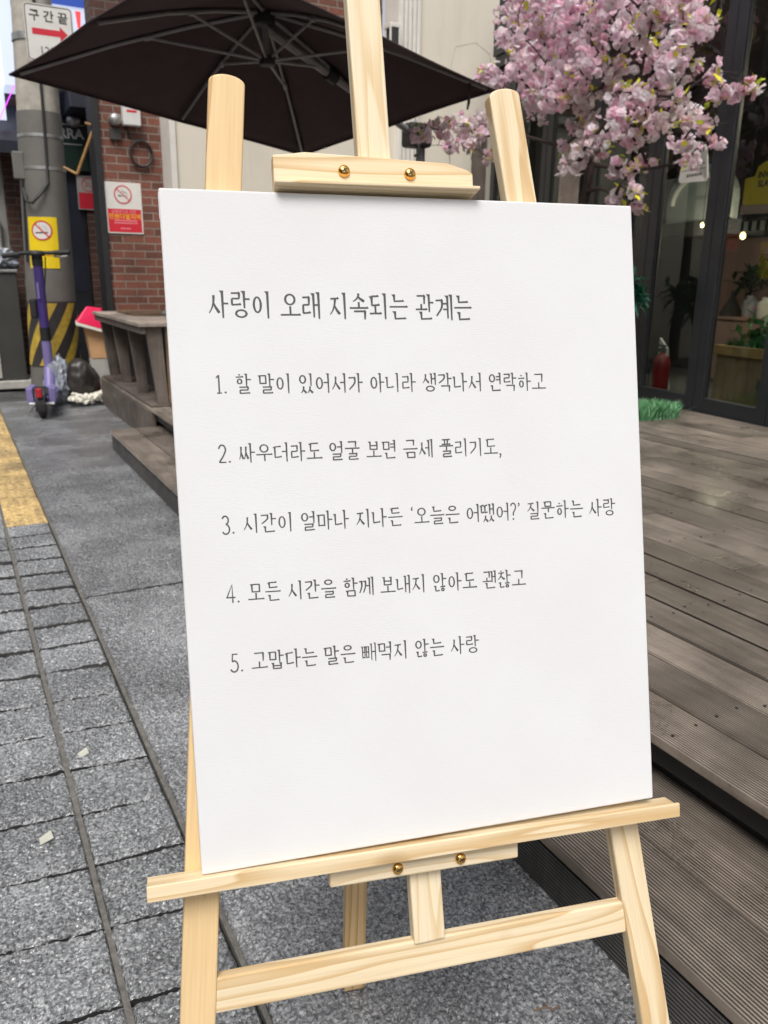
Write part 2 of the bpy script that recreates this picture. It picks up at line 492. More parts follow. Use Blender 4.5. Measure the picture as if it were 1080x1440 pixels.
def canvas_mat():
    m, nt, b = nodes('canvas_cloth')
    tc = nt.nodes.new('ShaderNodeTexCoord')
    ma = N(nt, 'ShaderNodeMapping', {'Vector': tc.outputs['Object'], 'Scale': (110, 700, 1)})
    mb_ = N(nt, 'ShaderNodeMapping', {'Vector': tc.outputs['Object'], 'Scale': (600, 130, 1)})
    na = N(nt, 'ShaderNodeTexNoise', {'Vector': ma.outputs[0], 'Scale': 1.0, 'Detail': 2})
    nb_ = N(nt, 'ShaderNodeTexNoise', {'Vector': mb_.outputs[0], 'Scale': 1.0, 'Detail': 2})
    h = N(nt, 'ShaderNodeMath', {0: nb_.outputs['Fac'], 1: .35, 2: na.outputs['Fac']}, operation='MULTIPLY_ADD')
    bp = N(nt, 'ShaderNodeBump', {'Height': h.outputs[0], 'Strength': .17, 'Distance': .0012})
    nt.links.new(bp.outputs[0], b.inputs['Normal'])
    n1 = N(nt, 'ShaderNodeTexNoise', {'Vector': tc.outputs['Object'], 'Scale': 6, 'Detail': 4})
    r = ramp(nt, n1.outputs['Fac'], [(.3, (.70, .696, .696)), (.7, (.735, .735, .737))])
    nt.links.new(r.outputs[0], b.inputs['Base Color'])
    b.inputs['Roughness'].default_value = .75
    b.inputs['Specular IOR Level'].default_value = .25
    return m


def emissive(name, c, s):
    m, nt, b = nodes(name)
    b.inputs['Base Color'].default_value = rgb(*[x * .5 for x in c])
    v = coords(nt)
    n1 = N(nt, 'ShaderNodeTexNoise', {'Vector': v, 'Scale': 1.1, 'Detail': 2})
    r = ramp(nt, n1.outputs['Fac'], [(.3, tuple(x * .86 for x in c)), (.7, c)])
    nt.links.new(r.outputs[0], b.inputs['Emission Color'])
    b.inputs['Emission Strength'].default_value = s
    b.inputs['Roughness'].default_value = .4
    return m


M = {}
M['pine'] = pine('pine', (.84, .71, .50), (.80, .645, .415), (.62, .41, .19), 0, ring=11)
M['pine_warm'] = pine('pine_warm', (.80, .59, .33), (.75, .52, .26), (.52, .30, .10), 3, ring=8)
M['pine_pale'] = pine('pine_pale', (.84, .72, .52), (.81, .67, .46), (.70, .52, .29), 5, ring=16, tilt=.01)
M['brass'] = plain('brass', (.80, .47, .14), .12, 1, .1, 300)
M['dark_slot'] = plain('dark_slot', (.03, .02, .01), .5)
M['canvas'] = canvas_mat()
M['ink'] = plain('ink', (.075, .073, .076), .6, var=.05)
M['paver'] = granite('paver', (.15, .157, .167), (.44, .45, .46), .0035, 100, .19)
M['slab'] = granite('slab', (.15, .155, .166), (.42, .427, .437), .0035, 110, .19, (3.1, 1.7, 0))
M['yellow_paver'] = granite('yellow_paver', (.52, .34, .12), (.78, .57, .26), .002, 60, .6)
M['joint_dark'] = plain('joint_dark', (.03, .029, .028), .9, var=.4, scale=45, bump=.004, bscale=260)
M['mortar'] = plain('mortar', (.15, .14, .125), .9, var=.4, scale=45, bump=.004, bscale=260)
M['asphalt'] = granite('asphalt', (.05, .05, .052), (.12, .12, .12), .005, 140, .7, (9, 2, 0))
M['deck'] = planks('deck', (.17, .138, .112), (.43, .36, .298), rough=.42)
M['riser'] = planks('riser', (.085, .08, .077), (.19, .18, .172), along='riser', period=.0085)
M['deck_plain'] = planks('deck_plain', (.42, .34, .28), (.62, .52, .44), groove=False)
M['grey_paint_wood'] = planks('grey_paint_wood', (.135, .107, .088), (.23, .19, .16), groove=False, along='z')
M['brown_board'] = planks('brown_board', (.17, .10, .055), (.33, .215, .13), groove=False, along='z')
M['black_steel'] = plain('black_steel', (.018, .019, .021), .45, 0, .25, 14)
M['frame_black'] = plain('frame_black', (.020, .022, .026), .38, 0, .2, 10)
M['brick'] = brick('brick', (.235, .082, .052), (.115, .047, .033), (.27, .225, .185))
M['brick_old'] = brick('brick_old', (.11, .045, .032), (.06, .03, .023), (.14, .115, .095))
M['cream'] = stucco('cream', (.73, .67, .56), .07)
M['white_trim'] = plain('white_trim', (.74, .71, .65), .6, var=.06)
M['grey_wall'] = stucco('grey_wall', (.36, .35, .33), .2)
M['beige_wall'] = stucco('beige_wall', (.50, .46, .40), .18)
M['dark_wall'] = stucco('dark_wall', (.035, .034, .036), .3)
M['concrete'] = plain('concrete', (.42, .385, .33), .85, 0, .25, 7, .004, 120)
M['wrap'] = plain('wrap', (.145, .136, .122), .6, 0, .12, 5, .0012, 90)
M['steel'] = plain('steel', (.42, .42, .41), .42, .8, .2, 25)
M['black_rubber'] = plain('black_rubber', (.016, .016, .017), .6, 0, .3, 20)
M['cable'] = plain('cable', (.02, .02, .02), .5)
M['white_sign'] = plain('white_sign', (.72, .70, .65), .45, 0, .06, 8)
M['sign_black'] = plain('sign_black', (.02, .02, .022), .5)
M['sign_red'] = plain('sign_red', (.62, .02, .04), .45, 0, .06)
M['sign_yellow'] = plain('sign_yellow', (.83, .60, .01), .45, 0, .05)
M['sign_orange'] = plain('sign_orange', (.85, .40, .04), .5, 0, .05)
M['sign_pink'] = plain('sign_pink', (.85, .35, .38), .5, 0, .05)
M['hazard_yellow'] = plain('hazard_yellow', (.50, .34, .045), .6, 0, .25, 18)
M['hazard_black'] = plain('hazard_black', (.035, .03, .03), .6, 0, .25, 18)
M['orange_paint'] = plain('orange_paint', (.33, .18, .06), .55, 0, .3, 25)
M['purple'] = plain('purple', (.06, .038, .18), .32, 0, .08)
M['lavender'] = plain('lavender', (.215, .18, .40), .4, 0, .1)
M['tail_red'] = plain('tail_red', (.38, .015, .03), .25)
M['cabinet'] = plain('cabinet', (.052, .05, .045), .55, 0, .15, 4)
M['stone_base'] = plain('stone_base', (.46, .44, .40), .8, 0, .15, 12)
M['navy'] = plain('navy', (.010, .013, .026), .6, 0, .3, 6)
M['green_board'] = plain('green_board', (.012, .035, .025), .4, 0, .2, 6)
M['letter_white'] = plain('letter_white', (.55, .56, .54), .5)
M['bag_black'] = plain('bag_black', (.035, .03, .027), .38, 0, .3, 6, .004, 16)
M['bag_clear'] = plain('bag_clear', (.27, .29, .33), .25, 0, .35, 9, .008, 26)
M['cardboard'] = plain('cardboard', (.62, .36, .18), .8, 0, .1)
M['crimson'] = plain('crimson', (.80, .012, .09), .4, 0, .05)
M['foam'] = plain('foam', (.75, .72, .62), .8, 0, .08, 30)
M['canopy'] = plain('canopy', (.066, .047, .050), .85, 0, .12, 5, .0008, 320, spec=.2)
M['umbrella_metal'] = plain('umbrella_metal', (.27, .26, .265), .45, .2, .15, 15)
M['bark'] = plain('bark', (.045, .03, .024), .85, 0, .35, 25, .006, 60)
M['petal'] = tinted('petal', .7, .5)
M['leaf'] = tinted('leaf', .45, .3)
M['glass'] = glass('glass', (.82, .87, .84))
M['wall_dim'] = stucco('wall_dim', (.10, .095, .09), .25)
M['wall_pink'] = stucco('wall_pink', (.34, .22, .19), .2)
M['wood_crate'] = planks('wood_crate', (.19, .115, .05), (.40, .27, .14), groove=False, along='z')
M['wood_rim'] = planks('wood_rim', (.36, .20, .07), (.52, .32, .13), groove=False, along='y')
M['ext_red'] = plain('ext_red', (.24, .012, .016), .45, 0, .1)
M['poster_yellow'] = plain('poster_yellow', (.62, .42, .03), .5, 0, .1, 3)
M['warm_bulb'] = emissive('warm_bulb', (1.0, .78, .35), 4)
M['led_panel'] = emissive('led_panel', (.72, .80, 1.0), .72)
M['led_red'] = emissive('led_red', (1.0, .09, .08), .95)
M['led_blue'] = emissive('led_blue', (.04, .09, .42), .8)
M['led_purple'] = emissive('led_purple', (.62, .06, .95), 2.2)
M['plastic_white'] = plain('plastic_white', (.70, .69, .66), .4, 0, .08)
M['arch_white'] = plain('arch_white', (.36, .40, .385), .5, 0, .1)
M['litter'] = plain('litter', (.50, .50, .42), .7, 0, .1, 60)

# ------------------------------------------------------------------ brush-serif Korean lettering
VW, HW = .094, .066
G_ = {
 'ㄱ': [('k', [(.04, .90), (.86, .92), (.80, .48), (.10, -.02)])],
 'ㄱf': [('k', [(.04, .90), (.90, .92), (.89, .5), (.87, .0)])],
 'ㄴ': [('v', [(.14, .96), (.14, .12)]), ('h', [(.10, .10), (.98, .16)])],
 'ㄷ': [('h', [(.10, .92), (.90, .95)]), ('v', [(.15, .92), (.15, .08)]), ('h', [(.11, .08), (.98, .14)])],
 'ㄹ': [('k', [(.08, .95), (.86, .97), (.86, .75), (.86, .54)]), ('p', [(.14, .53), (.86, .54)]), ('p', [(.14, .53), (.14, .05)]), ('h', [(.10, .05), (1.0, .10)])],
 'ㅁ': [('v', [(.14, .95), (.14, .03)]), ('p', [(.14, .90), (.86, .92)]), ('p', [(.86, .94), (.86, .03)]), ('p', [(.14, .09), (.86, .09)])],
 'ㅂ': [('v', [(.14, 1.0), (.14, .03)]), ('v', [(.86, 1.0), (.86, .03)]), ('p', [(.14, .52), (.86, .52)]), ('p', [(.14, .09), (.86, .09)])],
 'ㅅ': [('t', [(.50, 1.0), (.46, .62), (.28, .28), (.0, .0)]), ('u', [(.46, .62), (.62, .36), (.98, .02)])],
 'ㅇ': [('o', [(.5, .5), (.46, .47)])],
 'ㅈ': [('h', [(.08, .90), (.92, .93)]), ('t', [(.56, .90), (.50, .60), (.30, .25), (.0, .0)]), ('u', [(.48, .55), (.66, .30), (1.0, .02)])],
 'ㅊ': [('p', [(.40, 1.04), (.60, .98)]), ('h', [(.08, .78), (.92, .80)]), ('t', [(.54, .78), (.48, .5), (.28, .2), (.0, .0)]), ('u', [(.48, .47), (.66, .25), (1.0, .02)])],
 'ㅍ': [('h', [(.05, .90), (.95, .93)]), ('p', [(.33, .90), (.35, .10)]), ('p', [(.67, .90), (.65, .10)]), ('h', [(.0, .07), (1.0, .10)])],
 'ㅎ': [('p', [(.38, 1.04), (.60, .98)]), ('h', [(.05, .77), (.95, .80)]), ('o', [(.5, .31), (.36, .30)])],
}


def half(j, x0, w):
    return [(k, [(x0 + w * p[0], p[1]) for p in pts]) if k != 'o' else (k, [(x0 + w * pts[0][0], pts[0][1]), (pts[1][0] * w, pts[1][1])]) for k, pts in G_[j]]


for dbl, s_ in (('ㄲ', 'ㄱ'), ('ㄸ', 'ㄷ'), ('ㅃ', 'ㅂ'), ('ㅆ', 'ㅅ')):
    G_[dbl] = half(s_, -.06, .5) + half(s_, .54, .5)
G_['ㄲf'] = half('ㄱf', -.02, .5) + half('ㄱf', .52, .5)
G_['ㄶ'] = half('ㄴ', -.04, .46) + half('ㅎ', .48, .54)
V_ = {
 'ㅏ': [('v', [(.42, 1), (.42, 0)]), ('p', [(.42, .53), (.98, .53)])],
 'ㅓ': [('v', [(.72, 1), (.72, 0)]), ('p', [(.12, .53), (.72, .53)])],
 'ㅕ': [('v', [(.72, 1), (.72, 0)]), ('p', [(.12, .66), (.72, .66)]), ('p', [(.12, .40), (.72, .40)])],
 'ㅣ': [('v', [(.62, 1), (.62, 0)])],
 'ㅐ': [('v', [(.28, .96), (.28, .06)]), ('v', [(.80, 1), (.80, 0)]), ('p', [(.28, .52), (.80, .52)])],
 'ㅔ': [('v', [(.42, .96), (.42, .06)]), ('v', [(.84, 1), (.84, 0)]), ('p', [(-.08, .53), (.42, .53)])],
 'ㅖ': [('v', [(.42, .96), (.42, .06)]), ('v', [(.84, 1), (.84, 0)]), ('p', [(-.08, .64), (.42, .64)]), ('p', [(-.08, .42), (.42, .42)])],
 'ㅗ': [('p', [(.5, 1), (.5, .2)]), ('h', [(0, .16), (1, .19)])],
 'ㅜ': [('h', [(0, .82), (1, .85)]), ('p', [(.52, .82), (.52, -.05)])],
 'ㅡ': [('h', [(0, .5), (1, .54)])],
}
COMP = {'ㅘ': ('ㅗ', 'ㅏ'), 'ㅙ': ('ㅗ', 'ㅐ'), 'ㅚ': ('ㅗ', 'ㅣ'), 'ㅟ': ('ㅜ', 'ㅣ'), 'ㅢ': ('ㅡ', 'ㅣ')}
LI = 'ㄱㄲㄴㄷㄸㄹㅁㅂㅃㅅㅆㅇㅈㅉㅊㅋㅌㅍㅎ'
VI = 'ㅏㅐㅑㅒㅓㅔㅕㅖㅗㅘㅙㅚㅛㅜㅝㅞㅟㅠㅡㅢㅣ'
TI = ' ㄱㄲㄳㄴㄵㄶㄷㄹㄺㄻㄼㄽㄾㄿㅀㅁㅂㅄㅅㅆㅇㅈㅊㅋㅌㅍㅎ'


def inbox(strokes, x0, x1, y0, y1):
    out = []
    for k, pts in strokes:
        if k == 'o':
            out.append((k, [(x0 + (x1 - x0) * pts[0][0], y0 + (y1 - y0) * pts[0][1]), ((x1 - x0) * pts[1][0], (y1 - y0) * pts[1][1])]))
        else:
            out.append((k, [(x0 + (x1 - x0) * a, y0 + (y1 - y0) * b) for a, b in pts]))
    return out


def syllable(ch):
    i = ord(ch) - 0xAC00
    L, Vv, T = LI[i // 588], VI[(i % 588) // 28], TI[i % 28]
    fin = T != ' '
    o = []
    if Vv in COMP:
        hv, vv = COMP[Vv]
        Lk = L + 'f' if L + 'f' in G_ else L
        o += inbox(G_[Lk], .06, .54, .62 if fin else .50, .98 if fin else .93)
        o += inbox(V_[hv], .0, .62, .36 if fin else .16, .62 if fin else .50)
        o += inbox(V_[vv], .56, 1.0, .30 if fin else 0, 1.02)
    elif Vv in 'ㅗㅜㅡ':
        Lk = L + 'f' if L + 'f' in G_ else L
        if fin:
            o += inbox(G_[Lk], .20, .80, .68, 1.0)
            o += inbox(V_[Vv], .02, .98, .38, .66) if Vv != 'ㅡ' else inbox(V_[Vv], .02, .98, .36, .62)
        else:
            o += inbox(G_[Lk], .18, .82, .48, .96)
            o += inbox(V_[Vv], .0, 1.0, .06, .46)
    else:
        wide = Vv in 'ㅐㅔㅖ'
        x1 = .46 if wide else .54
        if fin:
            o += inbox(G_[L], .04, x1, .46, .95)
            o += inbox(V_[Vv], .50, 1.0, .36, 1.02)
        else:
            o += inbox(G_[L], .04, x1, .16, .84)
            o += inbox(V_[Vv], .50, 1.0, -.02, 1.02)
    if fin:
        Tk = T + 'f' if T + 'f' in G_ else T
        o += inbox(G_[Tk], .20, .88, -.02, .33)
    return o


def ell(cx, cy, rx, ry, a0, a1, n=10):
    return [(cx + rx * math.cos(math.radians(a0 + (a1 - a0) * t / n)), cy + ry * math.sin(math.radians(a0 + (a1 - a0) * t / n))) for t in range(n + 1)]


LAT = {
 '1': (.50, [('p', [(.10, .80), (.26, .94)]), ('p', [(.26, .95), (.26, .0)]), ('p', [(.12, .02), (.40, .02)])]),
 '2': (.56, [('p', ell(.26, .70, .20, .25, 170, -20, 10) + [(.30, .34), (.06, .03)]), ('p', [(.06, .03), (.48, .03)])]),
 '3': (.56, [('p', ell(.24, .73, .18, .22, 160, -80, 10)), ('p', ell(.24, .25, .22, .26, 85, -150, 12))]),
 '4': (.60, [('p', [(.38, .0), (.38, .96), (.04, .28), (.54, .28)])]),
 '5': (.56, [('p', [(.46, .95), (.16, .95), (.12, .55)]), ('p', [(.12, .55)] + ell(.22, .30, .24, .30, 85, -150, 12))]),
 '.': (.34, [('b', [(.12, .05), (.055, .055)])]),
 ',': (.34, [('b', [(.12, .06), (.055, .055)]), ('p', [(.16, .05), (.13, -.07), (.06, -.14)])]),
 '‘': (.34, [('b', [(.20, .84), (.05, .05)]), ('p', [(.16, .85), (.19, .95), (.25, 1.0)])]),
 '’': (.30, [('b', [(.10, .95), (.05, .05)]), ('p', [(.14, .94), (.12, .85), (.06, .79)])]),
 '?': (.50, [('p', ell(.20, .76, .17, .22, 165, -50, 10) + [(.20, .42), (.19, .26)]), ('b', [(.19, .06), (.055, .055)])]),
 ' ': (.36, []),
}


class Letter:
    """lays strokes on a plane: at(u, w, n) gives the 3-D point"""

    def __init__(s, mb, at): s.mb = mb; s.at = at; s.n = 0

    def poly(s, pts):
        e = .00016 + .000004 * (s.n % 60); s.n += 1
        s.mb.add([s.at(p[0], p[1], e) for p in pts], [list(range(len(pts)))])

    def ribbon(s, pts, ws):
        P = [Vector((p[0], p[1])) for p in pts]
        e = .00016 + .000004 * (s.n % 60); s.n += 1
        L_, R_ = [], []
        for i, p in enumerate(P):
            if i == 0: t = P[1] - P[0]
            elif i == len(P) - 1: t = P[-1] - P[-2]
            else: t = (P[i + 1] - p).normalized() + (p - P[i - 1]).normalized()
            if t.length < 1e-9: t = P[i] - P[i - 1]
            t = t.normalized(); nn = Vector((-t.y, t.x))
            k = 1.0
            if 0 < i < len(P) - 1:
                t1 = (P[i] - P[i - 1]).normalized()
                k = min(1.6, 1 / max(.5, abs(nn.dot(Vector((-t1.y, t1.x))))))
            L_.append(p + nn * ws[i] * .5 * k); R_.append(p - nn * ws[i] * .5 * k)
        vs = [s.at(a.x, a.y, e) for a in L_] + [s.at(a.x, a.y, e) for a in R_]
        n = len(P)
        s.mb.add(vs, [(i, i + 1, n + i + 1, n + i) for i in range(n - 1)])

    def ring(s, c, r, w, wv):
        e = .00016 + .000004 * (s.n % 60); s.n += 1
        n = 22; vs = []
        for i in range(n):
            a = 2 * math.pi * i / n
            vs.append(s.at(c[0] + r[0] * math.cos(a), c[1] + r[1] * math.sin(a), e))
        for i in range(n):
            a = 2 * math.pi * i / n
            vs.append(s.at(c[0] + (r[0] - wv) * math.cos(a), c[1] + (r[1] - w) * math.sin(a), e))
        s.mb.add(vs, [(i, (i + 1) % n, n + (i + 1) % n, n + i) for i in range(n)])


def lay_text(mb, at, text, u0, w0, width, height, bold=1.0):
    """text from (u0,w0) in the plane of at(); fitted to the given width and height"""
    adv = []; x = 0
    for ch in text:
        a = LAT[ch][0] if ch in LAT else 1.03
        adv.append(x); x += a
    total = x
    sx = width / total; sy = height
    L = Letter(mb, lambda u, w, e: at(u0 + u * sx, w0 + w * sy, e))
    asp = sx / sy

    class S(Letter):
        pass
    # ribbons are built in (u*asp, w) space so stroke widths stay even, then mapped back
    L = S(mb, lambda u, w, e: at(u0 + u * sy, w0 + w * sy, e))
    for ch, x in zip(text, adv):
        st = LAT[ch][1] if ch in LAT else syllable(ch)
        g = .97
        T = lambda p: ((x + (p[0] * g if ch not in LAT else p[0])) * asp, p[1])
        for k, pts in st:
            dense = .75 if ch in '빼' else 1.0
            vw, hw = VW * bold * dense, HW * bold
            if k == 'o':
                c = T(pts[0]); L.ring(c, (pts[1][0] * asp * g, pts[1][1]), hw * .95, vw * .95)
            elif k == 'b':
                c = T(pts[0])
                L.poly([(c[0] + pts[1][0] * math.cos(a * math.pi / 5), c[1] + pts[1][1] * math.sin(a * math.pi / 5)) for a in range(10)])
            elif k == 'v':
                a, b = T(pts[0]), T(pts[1])
                L.ribbon([a, ((a[0] + b[0]) / 2, (a[1] + b[1]) / 2), b], [vw * 1.05, vw * .92, vw * .70])
                L.poly([(a[0] - vw * 1.25, a[1] + .005), (a[0] + vw * .45, a[1] - .02), (a[0] - vw * .3, a[1] - .13)])
            elif k == 'h':
                a, b = T(pts[0]), T(pts[1])
                L.ribbon([a, b], [hw * .95, hw])
                L.poly([(b[0] - .09, b[1]), (b[0] - .03, b[1] + hw * .95), (b[0] + .03, b[1] - hw * .25), (b[0] - .04, b[1] - hw * .5)])
            elif k == 'k':
                q = [T(p) for p in pts]
                c = arcpts([q[1], q[2], q[3]], 5)
                L.ribbon([q[0], q[1]], [hw, hw])
                L.ribbon([(p.x, p.y) for p in c], [vw * (1.1 - .45 * i / (len(c) - 1)) for i in range(len(c))])
                L.poly([(q[1][0] - .07, q[1][1]), (q[1][0] - .01, q[1][1] + hw * .95), (q[1][0] + vw * .55, q[1][1] - hw * .1), (q[1][0] + vw * .3, q[1][1] - hw)])
            elif k in 'tu':
                c = arcpts([T(p) for p in pts], 5); n = len(c) - 1
                ws = [vw * (1.05 - .7 * i / n) for i in range(n + 1)] if k == 't' else [vw * (.5 + .65 * min(1, i / n * 1.3)) for i in range(n + 1)]
                L.ribbon([(p.x, p.y) for p in c], ws)
            else:
                q = [T(p) for p in pts]
                vert = abs(q[0][0] - q[-1][0]) < .25 * abs(q[0][1] - q[-1][1])
                w_ = vw * .85 if vert or len(q) > 3 else hw
                L.ribbon(q, [w_] * len(q))


def font_text(name, body, mat, parent, M, size=1, depth=.001, bold=0):
    """plain sans lettering from the built-in font, as a mesh; M places it (x right, y up, z out)"""
    cu = bpy.data.curves.new(name, 'FONT')
    cu.body = body; cu.size = size; cu.align_x = 'CENTER'; cu.align_y = 'CENTER'
    cu.extrude = depth / 2; cu.offset = bold; cu.resolution_u = 3
    tmp = bpy.data.objects.new(name, cu)
    me = bpy.data.meshes.new_from_object(tmp)
    me.name = name
    bpy.data.objects.remove(tmp); bpy.data.curves.remove(cu)
    me.materials.clear(); me.materials.append(mat)
    o = bpy.data.objects.new(name, me)
    COL.objects.link(o)
    WM[o] = M.copy(); o.matrix_world = M
    if parent is not None: adopt(o, parent)
    return o


# ------------------------------------------------------------------ easel frame of reference
EO = Vector((.48376, .73616, .51819))                        # middle of the canvas' lower edge
ca, sa, ct, st_ = math.cos(-.22105), math.sin(-.22105), math.cos(.24432), math.sin(.24432)
ER = Vector((ca, sa, 0)); EB = Vector((-sa, ca, 0))
EU = Vector((0, 0, ct)) + EB * st_; EN = ER.cross(EU)


def E3(u, w, n): return EO + ER * u + EU * w + EN * n


def ebar(name, p0, p1, w, t, mat, parent, bevel=.0025, taper=1.0, round_top=False, label=None):
    """a straight timber between two points (u,w,n) of the easel frame; w in the face, t in depth"""
    a, b = E3(*p0), E3(*p1)
    z = (b - a).normalized(); y = (EN - z * EN.dot(z)).normalized(); x = y.cross(z)
    L = (b - a).length
    Mx = frame((a + b) / 2, x, y, z)
    mb = MB(Mx)
    if round_top:
        prof = [(-w / 2, -L / 2), (w / 2, -L / 2), (w / 2, L / 2 - w * .24)]
        for k in range(1, 12):
            q = math.pi * k / 12
            prof.append((w / 2 * math.cos(q), L / 2 - w * .24 + w * .24 * math.sin(q)))
        prof.append((-w / 2, L / 2 - w * .24))
        mb.prism(prof, -t / 2, t / 2, lambda u, v, e: (u, e, v))
    else:
        h0, h1 = w / 2, w / 2 * taper
        mb.hexa([(-h0, -t / 2, -L / 2), (h0, -t / 2, -L / 2), (h0, t / 2, -L / 2), (-h0, t / 2, -L / 2),
                 (-h1, -t / 2, L / 2), (h1, -t / 2, L / 2), (h1, t / 2, L / 2), (-h1, t / 2, L / 2)])
    return mb.build(name, mat, parent, bevel=bevel, M=Mx, label=label)


ground_w = -EO.z / EU.z
base = E3(-.02, ground_w, -.03)
easel = thing('wooden_easel', 'pale pine tripod easel holding the white lettered canvas', 'easel', (base.x, base.y, 0))
NB = -.021                 # front face of the frame timbers
TH = .020


def leg_at(side, w):       # centre line of the two front legs
    if side < 0: return -.216 + (w - .94) * .0905
    return .138 - (w - .94) * (.131 / .98)


for sde in (-1, 1):
    wt = .944 if sde < 0 else .952
    w0 = ground_w + .004
    ebar('leg', (leg_at(sde, w0), w0, NB - TH / 2), (leg_at(sde, wt), wt, NB - TH / 2), .0425, TH, M['pine_warm'] if sde < 0 else M['pine'], easel, round_top=True)
# rear leg: from the head down to the ground behind
hp = E3(-.043, .80, NB - TH - .014)
rl = Vector((.492, 1.02, 0.0))
rd = EO
pr = rl - EO
ebar('rear_leg', (pr.dot(ER), pr.dot(EU) + .004, pr.dot(EN)), (-.043, .80, NB - TH - .014), .037, .02, M['pine_warm'], easel)
ebar('centre_post', (-.020, -.149, NB - TH / 2 + .001), (-.047, 1.16, NB - TH / 2 + .001), .0425, TH, M['pine_pale'], easel)
ebar('crossbar', (leg_at(-1, -.165) + .0185, -.164, NB - TH / 2 - .001), (leg_at(1, -.172) - .0185, -.173, NB - TH / 2 - .001), .0445, TH - .004, M['pine'], easel)
# lower bracket, ledge and their brass screws
br = ebar('ledge_bracket', (-.150, -.0335, NB + .009), (.102, -.0385, NB + .009), .0235, .0175, M['pine_pale'], easel)
sl = -.0335
a, b = E3(-.3655, -.005, 0), E3(.334, -.0155, 0)
z = (b - a).normalized(); y = (EN - z * EN.dot(z)).normalized(); x = y.cross(z)
if x.dot(EU) < 0: pass
Lh = (b - a).length
Mx = frame((a + b) / 2, x, y, z)
mb = MB(Mx)
# section in (x: along the height, y: toward the viewer): tray with a low front lip
sgn = 1 if x.dot(EU) > 0 else -1
sec = [(-.0095, NB + .0005), (-.0095, .015), (.0095, .015), (.0095, .011), (.0062, .0075), (.0050, .004), (.0050, NB + .0005)]
sec = [(sgn * p, q) for p, q in sec]
mb.prism(sec, -Lh / 2, Lh / 2)
mb.build('ledge', M['pine'], easel, bevel=.0012, M=Mx)


def screw(u, w, n, parent):
    mb = MB(frame(E3(u, w, n), ER, EU, EN))
    prof = [(.0072, 0), (.0074, .001)] + [(.0074 * math.cos(q), .001 + .0046 * math.sin(q)) for q in [math.pi / 2 * k / 7 for k in range(1, 7)]] + [(.0004, .0056)]
    mb.lathe(prof, 20)
    o = mb.build('screw', M['brass'], parent, smooth=True)
    mb = MB(frame(E3(u, w, n), ER * math.cos(.6) + EU * math.sin(.6), EU * math.cos(.6) - ER * math.sin(.6), EN))
    for a_, b_ in ((.0034, .0007), (.0007, .0034)):
        mb.box(-a_, a_, -b_, b_, .0048, .0058 + (a_ > .002) * .00005)
    return o, mb


for (u, w) in ((-.063, -.0352), (.021, -.0368)):
    o, mb = screw(u, w, NB + .0177, br)
    mb.cur = 0
    so = mb.build('screw_slot', M['dark_slot'], None)
    so.parent = br; so.matrix_parent_inverse = WM[br].inverted()
# top clamp: a board with sloping shoulders and a projecting lip
mb = MB(frame(EO, ER, EU, EN))
cs = -.006 / .25
mb.prism([(-.170, .8065), (.081, .8085), (.081, .834), (.074, .838), (.048, .8455), (-.132, .8505), (-.150, .8475), (-.170, .8455)], NB + .0005, NB + .0185)
mxc = frame(E3(-.044, .83, 0), EU, EN, ER)
clamp = mb.build('top_clamp', M['pine'], easel, bevel=.0015, M=mxc)
mb = MB(frame(EO, ER, EU, EN))
mb.hexa([(-.171, .8025, NB + .002), (.079, .8035, NB + .002), (.083, .8085, .016), (-.171, .8065, .016),
         (-.171, .8105, NB + .0185), (.083, .8125, NB + .0185), (.083, .8125, .016), (-.171, .8105, .016)])
lip = mb.build('clamp_lip', M['pine'], clamp, bevel=.001, M=mxc)
for u in (-.085, -.002):
    o, mb = screw(u, .8295, NB + .0186, clamp)
    so = mb.build('screw_slot', M['dark_slot'], None)
    so.parent = clamp; so.matrix_parent_inverse = WM[clamp].inverted()

# ------------------------------------------------------------------ the canvas and its lettering
CM = frame(EO, ER, EU, EN)
canv = thing('lettered_canvas', 'stretched white canvas printed with five numbered lines of Korean text, standing on the easel', 'canvas', tuple(E3(0, 0, -.01)))
mb = MB(CM)
Wc, Hc, Tc = .303, .801, .0185
ng = 24
# gently sagging front, sides wrapped over the stretcher
vs = []; fs = []
for j in range(ng + 1):
    for i in range(ng + 1):
        u = -Wc + 2 * Wc * i / ng; w = Hc * j / ng
        e = min(i, ng - i) / ng; f = min(j, ng - j) / ng
        vs.append((u, w, -.0001))
for j in range(ng):
    for i in range(ng):
        k = j * (ng + 1) + i
        fs.append((k, k + 1, k + ng + 2, k + ng + 1))
mb.box(-Wc, Wc, 0, Hc, -Tc - .002, 0)
cloth = mb.build('cloth', M['canvas'], canv, bevel=.0022, M=CM, seg=3)
for sx in (-1, 1):                # folded corners, small ridges on the sides
    mb = MB(CM)
    mb.box(sx * (Wc - .004), sx * (Wc + .0006), Hc - .034, Hc - .004, -Tc + .002, -.004)
    mb.build('corner_fold', M['canvas'], canv, M=CM, bevel=.0003)

CI = CM


def at_canvas(skew0, u_ref, slope):
    def f(u, w, e): return E3(u, w + (u - u_ref) * slope, e)
    return f


